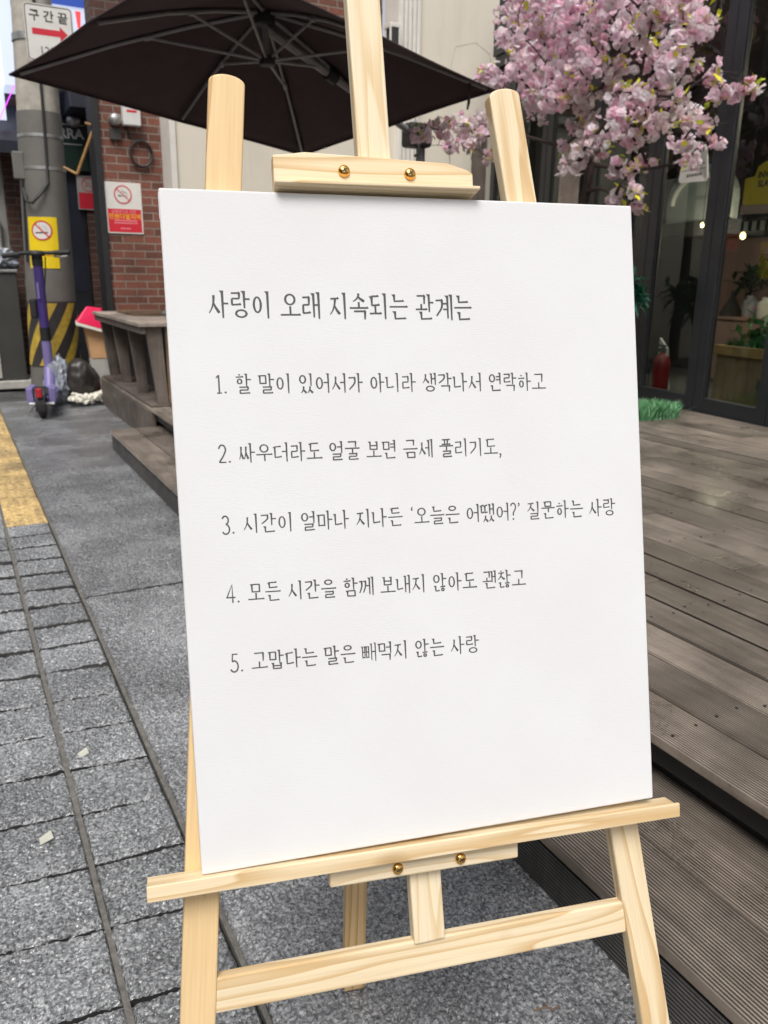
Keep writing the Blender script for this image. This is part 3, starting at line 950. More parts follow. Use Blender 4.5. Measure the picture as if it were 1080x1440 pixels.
lines = [  # text, u0, u1, baseline at u0, slope, height, weight
 ('heading', '사랑이 오래 지속되는 관계는', -.2555, .0715, .6545, -.0105, .0305, 1.0),
 ('text_line', '1. 할 말이 있어서가 아니라 생각나서 연락하고', -.2535, .1685, .5665, -.0145, .0225, 1.0),
 ('text_line', '2. 싸우더라도 얼굴 보면 금세 풀리기도,', -.2545, .1045, .4855, -.0175, .0220, 1.0),
 ('text_line', '3. 시간이 얼마나 지나든 ‘오늘은 어땠어?’ 질문하는 사랑', -.2555, .2630, .4020, -.0190, .0222, 1.0),
 ('text_line', '4. 모든 시간을 함께 보내지 않아도 괜찮고', -.2550, .1285, .3205, -.0330, .0222, 1.0),
 ('text_line', '5. 고맙다는 말은 빼먹지 않는 사랑', -.2550, .0605, .2380, -.0300, .0222, 1.0),
]
for nm, tx, u0, u1, w0, slp, hgt, bold in lines:
    mb = MB()
    lay_text(mb, at_canvas(0, u0, slp), tx, u0, w0, u1 - u0, hgt, bold)
    mb.build(nm, M['ink'], canv, M=CM)

# ------------------------------------------------------------------ ground
DZ = .27                                   # deck level
mb = MB(); mb.box(-60, 60, -40, 90, -.4, -.03)
tag(mb.build('ground', M['asphalt']), kind='structure')
mb = MB(); mb.box(-.70, .345, -2, 9.2, -.028, -.021)
tag(mb.build('paving_joints', M['joint_dark']), kind='structure')
mb = MB()                                  # mortar in the long joints
for xx in (-.485, -.278, -.072, .133, .3385):
    for k in range(60):
        a = -1.5 + k * .18
        w0, w1 = [.0058 + .0016 * noise.noise(Vector((xx * 40, q * 4, 2))) for q in (a, a + .18)]
        mb.hexa([(xx - w0, a, -.02), (xx + w0, a, -.02), (xx + w1, a + .18, -.02), (xx - w1, a + .18, -.02),
                 (xx - w0, a, -.0045), (xx + w0, a, -.0048), (xx + w1, a + .18, -.0048), (xx - w1, a + .18, -.0045)])
tag(mb.build('mortar_lines', M['mortar']), kind='structure')
# stone paving: rows of split granite setts, every stone a bevelled block with its own tilt


def relief(x, y):
    """split stone: tilted chips about a centimetre across with sharp hollows between"""
    w = noise.noise_vector(Vector((x * 55, y * 55, 4.0)))
    q = Vector((x * 88 + w.x * .75, y * 88 + w.y * .75, 0.0))
    d, pts = noise.voronoi(q)
    c = pts[0]
    tx = noise.noise(c * 3.71 + Vector((1.3, 0, 7))); ty = noise.noise(c * 2.93 + Vector((9, 4.4, 1)))
    h = .0034 * noise.noise(c * 2.17) + .0042 * ((q.x - c.x) * tx + (q.y - c.y) * ty)
    h += .0010 * noise.noise(Vector((x * 240, y * 240, 5.0))) + .0018 * noise.noise(Vector((x * 28, y * 28, 2.0)))
    return h - .0026 * max(0.0, .16 - (d[1] - d[0])) / .16


def rough_stone(mb, x0, x1, ya, yb, sk, dz, tx, ty, step=.0042):
    nx = max(2, int((x1 - x0) / step)); ny = max(2, int((yb - ya) / step))
    vs = []; fs = []; rim_ = []
    for j in range(ny + 1):
        for i in range(nx + 1):
            u = i / nx; v = j / ny
            ex = .0022 * noise.noise(Vector((x0 * 9 + v * 6, ya * 7, 1.5)))
            ey = .0022 * noise.noise(Vector((x0 * 7, ya * 9 + u * 6, 7.5)))
            x = x0 + (x1 - x0) * u + ex * (1 if u in (0, 1) else 0); y = ya + (yb - ya) * v + ey * (1 if v in (0, 1) else 0)
            yy = y + sk * (x - .333)
            d = min((x - x0), (x1 - x), (y - ya), (yb - y))
            w = .0065 + .004 * noise.noise(Vector((x * 30, yy * 30, 2.2)))
            z = relief(x, yy) + dz + tx * (u - .5) + ty * (v - .5) * .5
            if d < w: z -= .0085 * (1 - max(0.0, d) / w) ** 2
            vs.append((x, yy, z))
    n = nx + 1
    for j in range(ny):
        for i in range(nx):
            f = (j * n + i, j * n + i + 1, j * n + n + i + 1, j * n + n + i)
            (rim_ if step > .005 and j in (0, ny - 1) else fs).append(f)
    # skirt down into the joint
    b = len(vs)
    edge = list(range(n)) + [j * n + nx for j in range(1, ny + 1)] + [ny * n + i for i in range(nx - 1, -1, -1)] + [j * n for j in range(ny - 1, 0, -1)]
    for e in edge: vs.append((vs[e][0], vs[e][1], -.0265))
    L = len(edge)
    mb.cur = 0
    mb.add(vs[:b], fs)
    mb.cur = 1                    # grimy faces down in the joint
    mb.add(vs, rim_ + [(edge[k], b + k, b + (k + 1) % L, edge[(k + 1) % L]) for k in range(L)])
    mb.cur = 0


rng = random.Random(4)
near = MB()
mb = MB(); my = MB()
xs = [-.69, -.485, -.278, -.072, .133, .333]
pitch = .1905
for r in range(-16, 41):
    y0 = 1.534 + pitch * r
    for c in range(5):
        x0, x1 = xs[c] + .0055, xs[c + 1] - .0055
        sk = -.10
        ya, yb = y0 + .0058, y0 + pitch - .0058
        j = [rng.uniform(-.0015, .0015) for _ in range(8)]
        yellow = (c == 4 and r >= 14)
        t = my if yellow else mb
        if c >= 2 and -6 <= r <= 13 and not yellow:
            rough_stone(near, x0, x1, ya, yb, sk, rng.uniform(-.002, .002), rng.uniform(-.008, .008), rng.uniform(-.008, .008), .0044 if r < 5 else .0062)
            continue
        z = 0.0 + rng.uniform(-.0012, .0012)
        f = lambda x, y: y + sk * (x - .333)
        t.hexa([(x0, f(x0, ya), -.02), (x1, f(x1, ya), -.02), (x1, f(x1, yb), -.02), (x0, f(x0, yb), -.02),
                (x0 + j[0], f(x0, ya) + j[1], z + j[2] * .6), (x1 + j[3], f(x1, ya) + j[4], z + j[5] * .6), (x1 + j[6], f(x1, yb) + j[7], z), (x0 + j[1], f(x0, yb) + j[0], z)])
tag(mb.build('paving_stones', M['paver'], bevel=.0035, seg=1), kind='structure')
tag(near.build('paving_stones', [M['paver'], M['joint_dark']]), kind='structure')
for r in range(14, 41):                    # raised bars of the yellow guide strip, worn low
    y0 = 1.534 + pitch * r
    for k in range(4):
        xx = .158 + k * .043
        my.box(xx, xx + .022, y0 + .012, y0 + .178, -.004, .0038)
tag(my.build('tactile_paving', M['yellow_paver'], bevel=.0015, seg=1), kind='structure')
mb = MB()
rough_stone(mb, .3445, 1.02, .50, 3.1, 0, -.001, .0, .0, .005)
rough_stone(mb, .3445, 1.02, 3.104, 5.4, 0, -.001, .0, .0, .0072)
mb.box(1.021, 1.42, -2, 4.15, -.03, -.003); mb.box(.3445, 1.02, -2, .499, -.03, -.003)
mb.box(1.0215, 1.42, 4.156, 5.4, -.03, -.001); mb.box(.3445, 1.42, 5.406, 8.6, -.03, -.001)
tag(mb.build('pavement', [M['slab'], M['joint_dark']]), kind='structure')

# ------------------------------------------------------------------ timber deck and step
TH6 = math.radians(6.5)
FD = Vector((math.sin(TH6), math.cos(TH6), 0)); FN = Vector((-FD.y, FD.x, 0)); FP = Vector((4.85, 4.0, 0))


def F3(s, off, z): return FP + FD * s + FN * off + Vector((0, 0, z))


FM = frame(FP, FD, FN, Vector((0, 0, 1)))        # local: x along facade, y toward the street, z up
rng = random.Random(12)
mb = MB()
x = 1.232
k = 0
while x < 5.3:
    w = .143
    cuts = [-1.6]
    y = -1.6 + rng.uniform(1.2, 3.4)
    while y < 7.6:
        cuts.append(y); y += rng.uniform(2.4, 3.6)
    cuts.append(8.08)
    for a, b in zip(cuts[:-1], cuts[1:]):
        if b - a < .2: continue
        dz = rng.uniform(-.0015, .0015)
        mb.box(x + rng.uniform(-.001, .001), x + w - .0085, a + .002, b - .002, DZ - .026, DZ + dz)
    x += w + .002
    k += 1
tag(mb.build('wooden_deck', M['deck'], bevel=.003, seg=2), kind='structure')
mb = MB()                                  # screw heads over the joists
x = 1.232
while x < 4.9:
    for j in range(-2, 17):
        for dx in (.030, .106):
            px_, py_ = x + dx + rng.uniform(-.006, .006), j * .48 + .1 + rng.uniform(-.012, .012)
            mb.lathe([(.0038, DZ + .0005), (.0038, DZ + .0022), (.0005, DZ + .0017)], 8, (px_, py_, 0))
    x += .145
tag(mb.build('deck_screws', M['black_steel']), kind='structure')
mb = MB()
mb.box(1.262, 1.30, -1.6, 8.05, DZ - .088, DZ - .030)     # steel channel below the nosing
mb.box(1.30, 1.335, -1.6, 8.05, .10, DZ - .0265)
mb.box(1.335, 5.3, -1.6, 8.05, .02, DZ - .03)
tag(mb.build('deck_frame', M['black_steel'], bevel=.003), kind='structure')
mb = MB()
mb.box(1.228, 1.262, 5.93, 8.09, .0, DZ - .029)           # painted board that closes the deck beyond the step
tag(mb.build('deck_skirt', M['grey_paint_wood'], bevel=.003), kind='structure')
mb = MB()
SZ = .140
for a, b in ((-1.6, 3.05), (3.055, 5.92)):
    mb.box(.932, 1.103, a, b - .002, SZ - .028, SZ)
    mb.box(1.111, 1.318, a, b - .002, SZ - .028, SZ - .001)
tag(mb.build('wooden_step', M['deck'], bevel=.003), kind='structure')
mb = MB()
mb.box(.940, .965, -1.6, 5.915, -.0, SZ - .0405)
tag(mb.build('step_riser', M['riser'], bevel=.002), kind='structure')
mb = MB()
mb.box(.944, .966, -1.6, 5.915, SZ - .040, SZ - .0285); mb.box(.967, 1.30, -1.6, 5.9, .01, SZ - .0295)  # trim strip, plus an added dark box that blackens the board gap
tag(mb.build('step_trim_fill', M['black_steel']), kind='structure')

# ------------------------------------------------------------------ counter-height bench with slanted fins on the deck edge
bn = thing('deck_counter', 'grey timber counter on splayed fins standing on the deck edge by the brick wall', 'counter', (1.45, 6.9, DZ))
mb = MB()
mb.box(1.185, 1.70, 5.93, 7.98, .845, .872)
mb.build('tabletop', M['deck_plain'], bn, bevel=.004)
mb = MB()
mb.box(1.20, 1.235, 5.95, 7.96, .795, .8445)
mb.build('apron', M['grey_paint_wood'], bn, bevel=.003)
mb = MB()
mb.box(1.236, 1.68, 5.97, 7.96, DZ + .002, DZ + .022)
mb.build('base_plate', M['grey_paint_wood'], bn, bevel=.003)
mb = MB()
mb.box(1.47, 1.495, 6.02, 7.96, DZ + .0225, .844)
mb.build('shadow_panel', M['dark_wall'], bn)  # dark sheet standing in for the shadow between the fins
for yy in (5.99, 6.66, 7.33, 7.93):
    mb = MB()
    z0, z1 = DZ + .0225, .8445
    xt0, xt1, xb0, xb1 = 1.238, 1.35, 1.295, 1.37
    mb.hexa([(xb0, yy - .02, z0), (xb1, yy - .02, z0), (xb1, yy + .02, z0), (xb0, yy + .02, z0),
             (xt0, yy - .02, z1), (xt1, yy - .02, z1), (xt1, yy + .02, z1), (xt0, yy + .02, z1)])
    mb.build('fin', M['grey_paint_wood'], bn, bevel=.003)
mb = MB()
mb.box(1.375, 1.66, 5.955, 5.985, DZ + .0225, .844)
mb.build('end_panel', M['brown_board'], bn, bevel=.003)

mb = MB()
mb.box(1.36, 1.74, 7.0, 7.75, .8725, .893)
tag(mb.build('wooden_board', M['brown_board'], bevel=.004), 'flat wooden board lying on the far end of the grey counter', 'board')
mb = MB(); mb.blob((1.62, 6.62, .915), (.085, .075, .043), 4, .45, 3.0, 5, flat=.873)
tag(mb.build('plastic_bag', M['bag_clear'], smooth=True), 'crumpled clear plastic bag on the counter beside the white canvas', 'bag')

# ------------------------------------------------------------------ brick building with entrance, cream wall, pilaster
YB, YC = 8.45, 8.10
bw = thing('brick_building', 'red brick wall behind the parasol with a dark entrance and upper brickwork', 'building', (1.9, YB + .15, 0))
mb = MB(); mb.box(1.46, 2.30, YB, YB + .3, 0, 3.0); mb.build('wall', M['brick'], bw)
mb = MB(); mb.box(2.303, 4.42, YB + .05, YB + .35, 2.85, 4.5); mb.build('upper_wall', M['brick'], bw)
mb = MB(); mb.box(1.40, 1.458, YB - .03, YB + .3, 0, 3.3); mb.build('door_post', M['black_rubber'], bw, bevel=.004)
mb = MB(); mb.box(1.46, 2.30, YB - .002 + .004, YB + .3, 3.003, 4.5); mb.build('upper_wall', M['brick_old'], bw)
cw = thing('cream_wall', 'cream rendered wall with white trim and a fluted pilaster behind the parasol', 'wall', (3.3, YC + .2, 0))
mb = MB(); mb.box(2.075, 4.40, YC + .03, YC + .33, 0, 2.85); mb.build('panel', M['cream'], cw)
mb = MB(); mb.box(2.02, 2.074, YC, YC + .36, 0, 2.87); mb.build('edge_trim', M['white_trim'], cw, bevel=.004)
mb = MB(); mb.box(2.02, 4.40, YC - .02, YC + .34, 2.872, 2.95); mb.build('top_trim', M['white_trim'], cw, bevel=.006)
mb = MB()
for i in range(5): mb.box(4.405 + i * .05, 4.445 + i * .05, YC - .03, YC + .3, 0, 4.4)
mb.box(4.40, 4.66, YC - .005, YC + .3, 0, 4.4)
mb.build('pilaster', M['white_trim'], cw, bevel=.008)
mb = MB(); mb.box(4.663, 6.2, YC + .02, YC + .3, 0, 4.4); mb.build('side_panel', M['cream'], cw)
mb = MB()
for (a, b) in (((5.1, 3.55), (5.35, 3.62)), ((5.35, 3.62), (5.55, 3.52)), ((5.0, 3.2), (5.1, 3.55))):
    mb.tube([(a[0], YC + .0195, a[1]), (b[0], YC + .0195, b[1])], .0022, 5)
mb.build('crack', M['beige_wall'], cw)
wl = thing('window_frame', 'small white window frame beside the fluted pilaster', 'window frame', (4.30, YC, 3.5))  # white window frame modelled as a boxed casing, not a lamp
mb = MB(); mb.box(4.25, 4.37, YC - .10, YC + .045, 3.38, 3.42); mb.box(4.25, 4.37, YC - .10, YC + .045, 3.60, 3.64)
mb.box(4.25, 4.268, YC - .10, YC - .082, 3.42, 3.60); mb.box(4.352, 4.37, YC - .10, YC - .082, 3.42, 3.60)
mb.build('casing', M['white_trim'], wl, bevel=.004)
mb = MB(); mb.box(4.27, 4.35, YC - .095, YC + .02, 3.421, 3.599); mb.build('dark_pane', M['dark_wall'], wl)

# fittings on the brick wall
me_ = thing('electric_meter', 'white electricity meter box with a red strip high on the brick wall', 'meter box', (1.74, YB - .05, 2.6))
mb = MB(); mb.box(1.665, 1.825, YB - .085, YB - .001, 2.53, 2.70); mb.build('casing', M['plastic_white'], me_, bevel=.008)
mb = MB(); mb.box(1.70, 1.79, YB - .0865, YB - .0845, 2.64, 2.66); mb.build('red_label', M['sign_red'], me_)
dm = thing('dial_meter', 'round glass dial meter on the brick wall left of white meter box', 'meter', (1.60, YB - .05, 2.56))
mb = MB(frame((1.595, YB - .001, 2.57), (1, 0, 0), (0, 0, 1), (0, -1, 0))); mb.lathe([(.055, 0), (.055, .08), (.048, .10), (.03, .112), (.0005, .115)], 20)
mb.build('dial', M['steel'], dm, smooth=True)
mb = MB(); mb.box(1.545, 1.645, YB - .045, YB - .002, 2.40, 2.50); mb.build('base_box', M['cabinet'], dm, bevel=.006)
mb = MB()
for q in range(2):
    pts = [(1.82 + (.095 + .008 * q) * math.cos(a), YB - .022 - .012 * q, 2.30 + (.118 - .006 * q) * math.sin(a)) for a in [2 * math.pi * k / 26 for k in range(27)]]
    mb.tube(pts, .010, 7)
mb.tube([(1.74, YB - .02, 2.42), (1.72, YB - .02, 2.47), (1.70, YB - .02, 2.53)], .008, 6)
tag(mb.build('cable_coil', M['cable'], smooth=True), 'black cable wound into a round coil on the brick wall', 'cable')


def no_smoking(parent, Mx, R, red=M['sign_red'], disc=True):
    """prohibition ring with a cigarette and smoke; Mx: x right, y up, z out"""
    if disc:
        mb = MB(Mx); mb.lathe([(R * .99, .0003), (R * .99, .0012)], 36); mb.build('white_disc', M['white_sign'], parent)
    mb = MB(Mx)
    mb.box(-R * .52, -R * .18, -R * .22, -R * .09, .0013, .0022); mb.build('cigarette_tip', M['sign_black'], parent)
    mb = MB(Mx)
    mb.box(-R * .16, R * .52, -R * .215, -R * .095, .0013, .0021)
    for k in range(3):
        mb.tube([Mx.inverted() @ (Mx @ Vector((p[0] * R, p[1] * R, .0016))) for p in arcpts([(.5 - k * .1, .0 + k * .06), (.42 - k * .1, .2 + k * .07), (.1 - k * .06, .22 + k * .09), (-.1 - k * .03, .42 + k * .07)], 4)], R * .022, 5)
    mb.build('smoke', M['grey_wall'], parent)
    mb = MB(Mx); n = 40
    vs = []
    for q in range(n):
        a = 2 * math.pi * q / n
        for rr, zz in ((R * .88, .0014), (R, .0014), (R, .0030), (R * .88, .0030)):
            vs.append((rr * math.cos(a), rr * math.sin(a), zz))
    mb.add(vs, [(q * 4 + i, q * 4 + (i + 1) % 4, ((q + 1) % n) * 4 + (i + 1) % 4, ((q + 1) % n) * 4 + i) for q in range(n) for i in range(4)])
    c = math.cos(math.radians(-42)); s_ = math.sin(math.radians(-42)); h = R * .055; l = R * .9
    mb.add([Vector((c * l - s_ * h, s_ * l + c * h, .0026)), Vector((-c * l - s_ * h, -s_ * l + c * h, .0026)), Vector((-c * l + s_ * h, -s_ * l - c * h, .0026)), Vector((c * l + s_ * h, s_ * l - c * h, .0026))], [(0, 1, 2, 3)])
    mb.build('prohibition_ring', red, parent)


# red and white no-smoking plate on the brick wall
pl_ = thing('warning_sign', 'white and red no-smoking plate with yellow Korean words on the brick wall', 'sign', (1.63, YB - .01, 1.56))
x0, x1, z0, z1 = 1.463, 1.797, 1.577, 2.037
mb = MB(); mb.box(x0, x1, YB - .012, YB - .002, z0, z1); mb.build('plate', M['white_sign'], pl_, bevel=.001)
mb = MB(); mb.box(x0 + .012, x1 - .012, YB - .0132, YB - .0122, z0 + .012, z0 + .222); mb.build('red_panel', M['sign_red'], pl_)
no_smoking(pl_, frame((1.624, YB - .0124, 1.928), (1, 0, 0), (0, 0, 1), (0, -1, 0)), .082)
font_text('lettering', '민원다발지역', M['sign_orange'], pl_, frame((1.632, YB - .0138, 1.728), (1, 0, 0), (0, 0, 1), (0, -1, 0)), .055, .0006, .0012)
font_text('lettering', '담배연기로 인한', M['sign_pink'], pl_, frame((1.622, YB - .0138, 1.772), (1, 0, 0), (0, 0, 1), (0, -1, 0)), .034, .0006)
rr_ = random.Random(5)
for zz, xa, xb in ((1.690, 1.53, 1.74), (1.668, 1.53, 1.74), (1.618, 1.585, 1.68)):
    mb = MB()
    x = xa
    while x < xb:
        w = rr_.uniform(.008, .014); mb.box(x, x + w, YB - .0138, YB - .0132, zz, zz + .010); x += w + .004
    mb.build('small_print', M['sign_pink'], pl_)

# ------------------------------------------------------------------ buildings further down the street
nb = thing('neighbour_building', 'dim rendered building with brick strip and dark doorway beyond the utility pole', 'building', (1.0, 10.6, 0))
YN = 10.3
mb = MB(); mb.box(.44, .72, YN, YN + 3, 0, 4.6); mb.build('wall', M['grey_wall'], nb)
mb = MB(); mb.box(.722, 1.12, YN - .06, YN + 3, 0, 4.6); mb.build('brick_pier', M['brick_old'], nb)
mb = MB(); mb.box(1.122, 2.6, YN + .02, YN + 3, 0, 4.6); mb.build('recess_wall', M['dark_wall'], nb)
mb = MB(); mb.box(1.30, 1.55, YN - .03, YN + .018, .1, 2.35); mb.build('door', M['frame_black'], nb, bevel=.004)
mb = MB(); mb.box(1.335, 1.515, YN - .034, YN - .0305, 1.0, 2.28); mb.build('door_pane', M['navy'], nb)
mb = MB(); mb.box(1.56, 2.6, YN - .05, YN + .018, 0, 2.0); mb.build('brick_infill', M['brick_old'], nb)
mb = MB(); mb.tube([(.50, YN - .06, 0), (.50, YN - .06, 2.5), (.53, YN - .06, 2.65), (.53, YN - .06, 3.2)], .035, 10); mb.tube([(.60, YN - .05, .8), (.60, YN - .05, 1.75)], .05, 10)
mb.build('drain_pipe', M['stone_base'], nb, smooth=True)
for za, zb in ((1.55, 1.68), (2.0, 2.08)):
    mb = MB(); mb.tube([(.50, YN - .06, za), (.50, YN - .06, zb)], .042, 10); mb.build('pipe_clamp', M['orange_paint'], nb, smooth=True)
aw = thing('shop_awning', 'dark navy awning left of the pole above the grey cabinet', 'awning', (.2, YN - .3, 2.5))
mb = MB(); mb.hexa([(.42, YN - .55, 2.47), (.98, YN - .55, 2.47), (.98, YN - .01, 2.47), (.42, YN - .01, 2.47), (.42, YN - .50, 2.60), (.98, YN - .50, 2.60), (.98, YN - .01, 2.95), (.42, YN - .01, 2.95)])
mb.build('cloth', M['navy'], aw, bevel=.01)
mb = MB(); mb.box(.42, .98, YN - .57, YN - .555, 2.38, 2.50); mb.build('valance', M['navy'], aw)
mb = MB(); mb.hexa([(1.38, YN - .75, 2.84), (2.5, YN - .75, 2.84), (2.5, YN, 2.84), (1.38, YN, 2.84), (1.38, YN - .7, 3.0), (2.5, YN - .7, 3.0), (2.5, YN, 3.10), (1.38, YN, 3.10)])
tag(mb.build('door_canopy', M['navy'], bevel=.01), 'black canopy over the dark doorway right of the utility pole', 'awning')
lp = thing('bulkhead_lamp', 'dim dome lamp under the black canopy right of the pole', 'lamp', (1.47, YN - .25, 2.80))
mb = MB(frame((1.47, YN - .25, 2.835), (1, 0, 0), (0, 1, 0), (0, 0, -1))); mb.lathe([(.05, 0), (.07, .02), (.075, .05), (.06, .085), (.03, .105), (.0005, .11)], 18); mb.build('dome', M['steel'], lp, smooth=True)

bs = thing('beer_board', 'dark green board with white capital letters beside the pole', 'sign', (1.4, YN - .1, 2.4))
mb = MB(); mb.box(1.02, 1.62, YN - .12, YN - .09, 2.30, 2.80); mb.build('board', M['green_board'], bs, bevel=.003)
font_text('lettering', 'TERRA', M['letter_white'], bs, frame((1.375, YN - .1212, 2.672), (1, 0, 0), (0, 0, 1), (0, -1, 0)), .140, .001, .004)
mb = MB(); mb.box(1.10, 1.56, YN - .1215, YN - .1203, 2.565, 2.575); mb.box(1.10, 1.60, YN - .1215, YN - .1203, 2.765, 2.772); mb.build('rule', M['letter_white'], bs)

ds = thing('plate_copy', 'dim grey and red copy of the no-smoking plate on the dark doorway', 'sign', (1.57, YN - .05, 1.9))  # smaller, greyer copy of the plate on the brick wall
mb = MB(); mb.box(1.475, 1.715, YN - .075, YN - .052, 1.90, 2.26); mb.build('plate', M['grey_wall'], ds)
mb = MB(); mb.box(1.485, 1.705, YN - .0765, YN - .0752, 1.91, 2.08); mb.build('red_panel', M['sign_red'], ds)
no_smoking(ds, frame((1.60, YN - .0752, 2.165), (1, 0, 0), (0, 0, 1), (0, -1, 0)), .075, disc=False)

# lit signs high on the left
ls = thing('lit_signboard', 'glowing pale blue signboard with red exclamation mark and purple light trim behind the road sign', 'sign', (1.4, YN - .4, 3.1))
mb = MB(); mb.box(.98, 2.2, YN - .45, YN - .25, 3.13, 4.5); mb.build('panel', M['led_panel'], ls)
mb = MB(); mb.box(.98, 1.66, YN - .462, YN - .452, 3.835, 4.4); mb.build('blue_band', M['led_blue'], ls)
mb = MB(); mb.prism([(1.55, 3.80), (1.605, 3.80), (1.592, 3.645), (1.563, 3.645)], 0, .006, lambda u, w, e: (u, YN - .453 - e, w)); mb.box(1.562, 1.593, YN - .459, YN - .453, 3.585, 3.62); mb.build('exclamation_mark', M['led_red'], ls, bevel=.004)
mb = MB(); mb.box(.98, 2.2, YN - .46, YN - .25, 3.075, 3.128); mb.build('frame', M['plastic_white'], ls)
mb = MB()
for k in range(3): mb.box(1.44 + k * .035, 1.46 + k * .035, YN - .475, YN - .462, 3.09, 3.11)
mb.build('light_trim', M['led_purple'], ls)
mb = MB()
for k in range(22): mb.box(1.79 + k * .006, 1.80 + k * .006, YN - .475, YN - .46, 3.80 + k * .022, 3.812 + k * .022)
mb.build('light_trim', M['led_purple'], ls)
l2 = thing('side_signboard', 'glowing white board edged with a purple light strip at far left', 'sign', (.8, 9.9, 3.0))
mb = MB(); mb.box(.80, .93, 9.75, 10.2, 3.02, 4.5); mb.build('panel', M['led_panel'], l2)
mb = MB(); mb.box(.46, .80, 9.95, 10.2, 2.72, 4.5); mb.build('side_panel', M['led_panel'], l2)
mb = MB()
for k in range(20): mb.box(.70 + k * .0095, .707 + k * .0095, 9.70, 9.74, 2.66 + k * .018, 2.672 + k * .018)
mb.build('light_trim', M['led_purple'], l2)
mb = MB(); mb.prism([(.70, 3.34), (.735, 3.34), (.775, 3.46), (.748, 3.46)], 0, .008, lambda u, w, e: (u, 9.948 - e, w)); mb.build('red_letter', M['led_red'], l2)

cb = thing('utility_cabinet', 'dark grey metal street cabinet on a pale stone plinth at left', 'cabinet', (.25, 9.75, 0))
mb = MB(); mb.box(.30, .705, 9.60, 10.1, .09, 1.205); mb.build('body', M['cabinet'], cb, bevel=.01)
mb = MB(); mb.box(.29, .715, 9.58, 10.12, 1.206, 1.235); mb.build('lid', M['steel'], cb, bevel=.005)
mb = MB(); mb.box(.26, .85, 9.56, 10.14, 0, .088); mb.build('plinth', M['stone_base'], cb, bevel=.01)
mb = MB(); mb.box(.42, .455, 9.585, 9.599, .12, 1.18); mb.build('door_edge', M['stone_base'], cb)
mb = MB(); mb.blob((.55, 9.80, 1.33), (.20, .2, .12), 4, .4, 2.2, 9, flat=1.236)
tag(mb.build('white_sack', M['bag_clear'], smooth=True), 'crumpled pale sack lying on top of the grey cabinet', 'sack')

# ------------------------------------------------------------------ concrete utility pole
up = thing('utility_pole', 'concrete utility pole wrapped in grey sheeting with yellow and black hazard stripes', 'utility pole', (.90, 8.75, 0))
PC = Vector((.906, 8.77, 0)); LEAN = .030


def pole_c(z): return Vector((PC.x + LEAN * z, PC.y, z))


def pole_r(z): return .236 - .0185 * z


def around(z, ang, extra=0):          # ang measured from the camera-facing side, positive to the right
    a = math.radians(-90 + ang - 6)
    c = pole_c(z); r = pole_r(z) + extra
    return Vector((c.x + r * math.cos(a), c.y + r * math.sin(a), z))


def pole_band(mb, z0, z1, e0, e1, n=40, steps=2):
    vs = []; fs = []
    ring = [(z0 + (z1 - z0) * k / steps) for k in range(steps + 1)]
    for z in ring:
        for i in range(n): vs.append(around(z, 360 * i / n, e1))
    for j in range(steps):
        for i in range(n): fs.append((j * n + i, j * n + (i + 1) % n, (j + 1) * n + (i + 1) % n, (j + 1) * n + i))
    fs.append(list(range(n))); fs.append([steps * n + i for i in range(n)])
    mb.add(vs, fs)


mb = MB(); pole_band(mb, 0, 8, 0, 0, 48, 6); mb.build('shaft', M['concrete'], up, smooth=True)
mb = MB(); pole_band(mb, .02, 2.62, 0, .007, 48, 6); mb.build('wrap', M['wrap'], up, smooth=True)
for zz in (2.40, 2.12):
    mb = MB(); pole_band(mb, zz, zz + .028, 0, .011, 48, 1)
    mb.build('steel_band', M['steel'], up, smooth=True)
mb = MB(); pole_band(mb, 3.20, 3.26, 0, .01, 48, 1); mb.build('steel_band', M['steel'], up, smooth=True)
# hazard stripes around the lower shaft
mbk = MB(); mby = MB()
n = 96
for i in range(n):
    a0, a1 = 360 * i / n, 360 * (i + 1) / n
    pass
pole_band(mbk, .32, .94, 0, .0085, 64, 4)
mbk.build('hazard_band', M['hazard_black'], up, smooth=True)
for k in range(7):
    A0 = k * 360 / 7 - 90
    vs = []; fs = []
    m_ = 10
    for q in range(m_ + 1):
        z = .335 + .59 * q / m_
        a = A0 + 78 * q / m_
        for d in (0, 8, 16, 24): vs.append(around(z, a + d, .0105))
    for q in range(m_):
        for d in range(3):
            fs.append((q * 4 + d, q * 4 + d + 1, q * 4 + d + 5, q * 4 + d + 4))
    mby.add(vs, fs)
mby.build('hazard_stripes', M['hazard_yellow'], up, smooth=True)
mb = MB()
mb.tube([around(z, 8 - 3 * math.sin(z * 2), .014) for z in [7.5, 6, 5, 4, 3.4, 3.0, 2.7, 2.4, 2.0]] + [around(1.9, -8, .05), around(1.82, -24, .07), around(1.84, -36, .07), around(1.95, -46, .05)], .013, 8)
mb.tube([around(z, -55, .02) for z in (2.05, 1.9, 1.7, 1.5, 1.3)], .011, 8)
mb.build('cable', M['cable'], up, smooth=True)
jb = thing('junction_box', 'dark grey plastic junction box strapped to the left side of the pole', 'box', tuple(around(2.04, -62, .03)))
p = around(2.15, -62, .035)
mb = MB(); mb.box(p.x - .05, p.x + .05, p.y - .035, p.y + .035, 2.03, 2.27); mb.build('casing', M['wrap'], jb, bevel=.014, seg=3)
# orange guard bracket
mb = MB()
q = [around(2.16, 62, .01), around(2.10, 66, .13), around(2.52, 68, .32), around(2.54, 66, .26)]
mb.tube([q[0], q[1]], .013, 8); mb.tube([q[1], q[2]], .015, 8); mb.tube([q[2] + Vector((.03, 0, 0)), q[3] - Vector((.02, 0, 0))], .012, 8)
mb.build('stay_bracket', M['orange_paint'], up, smooth=True)

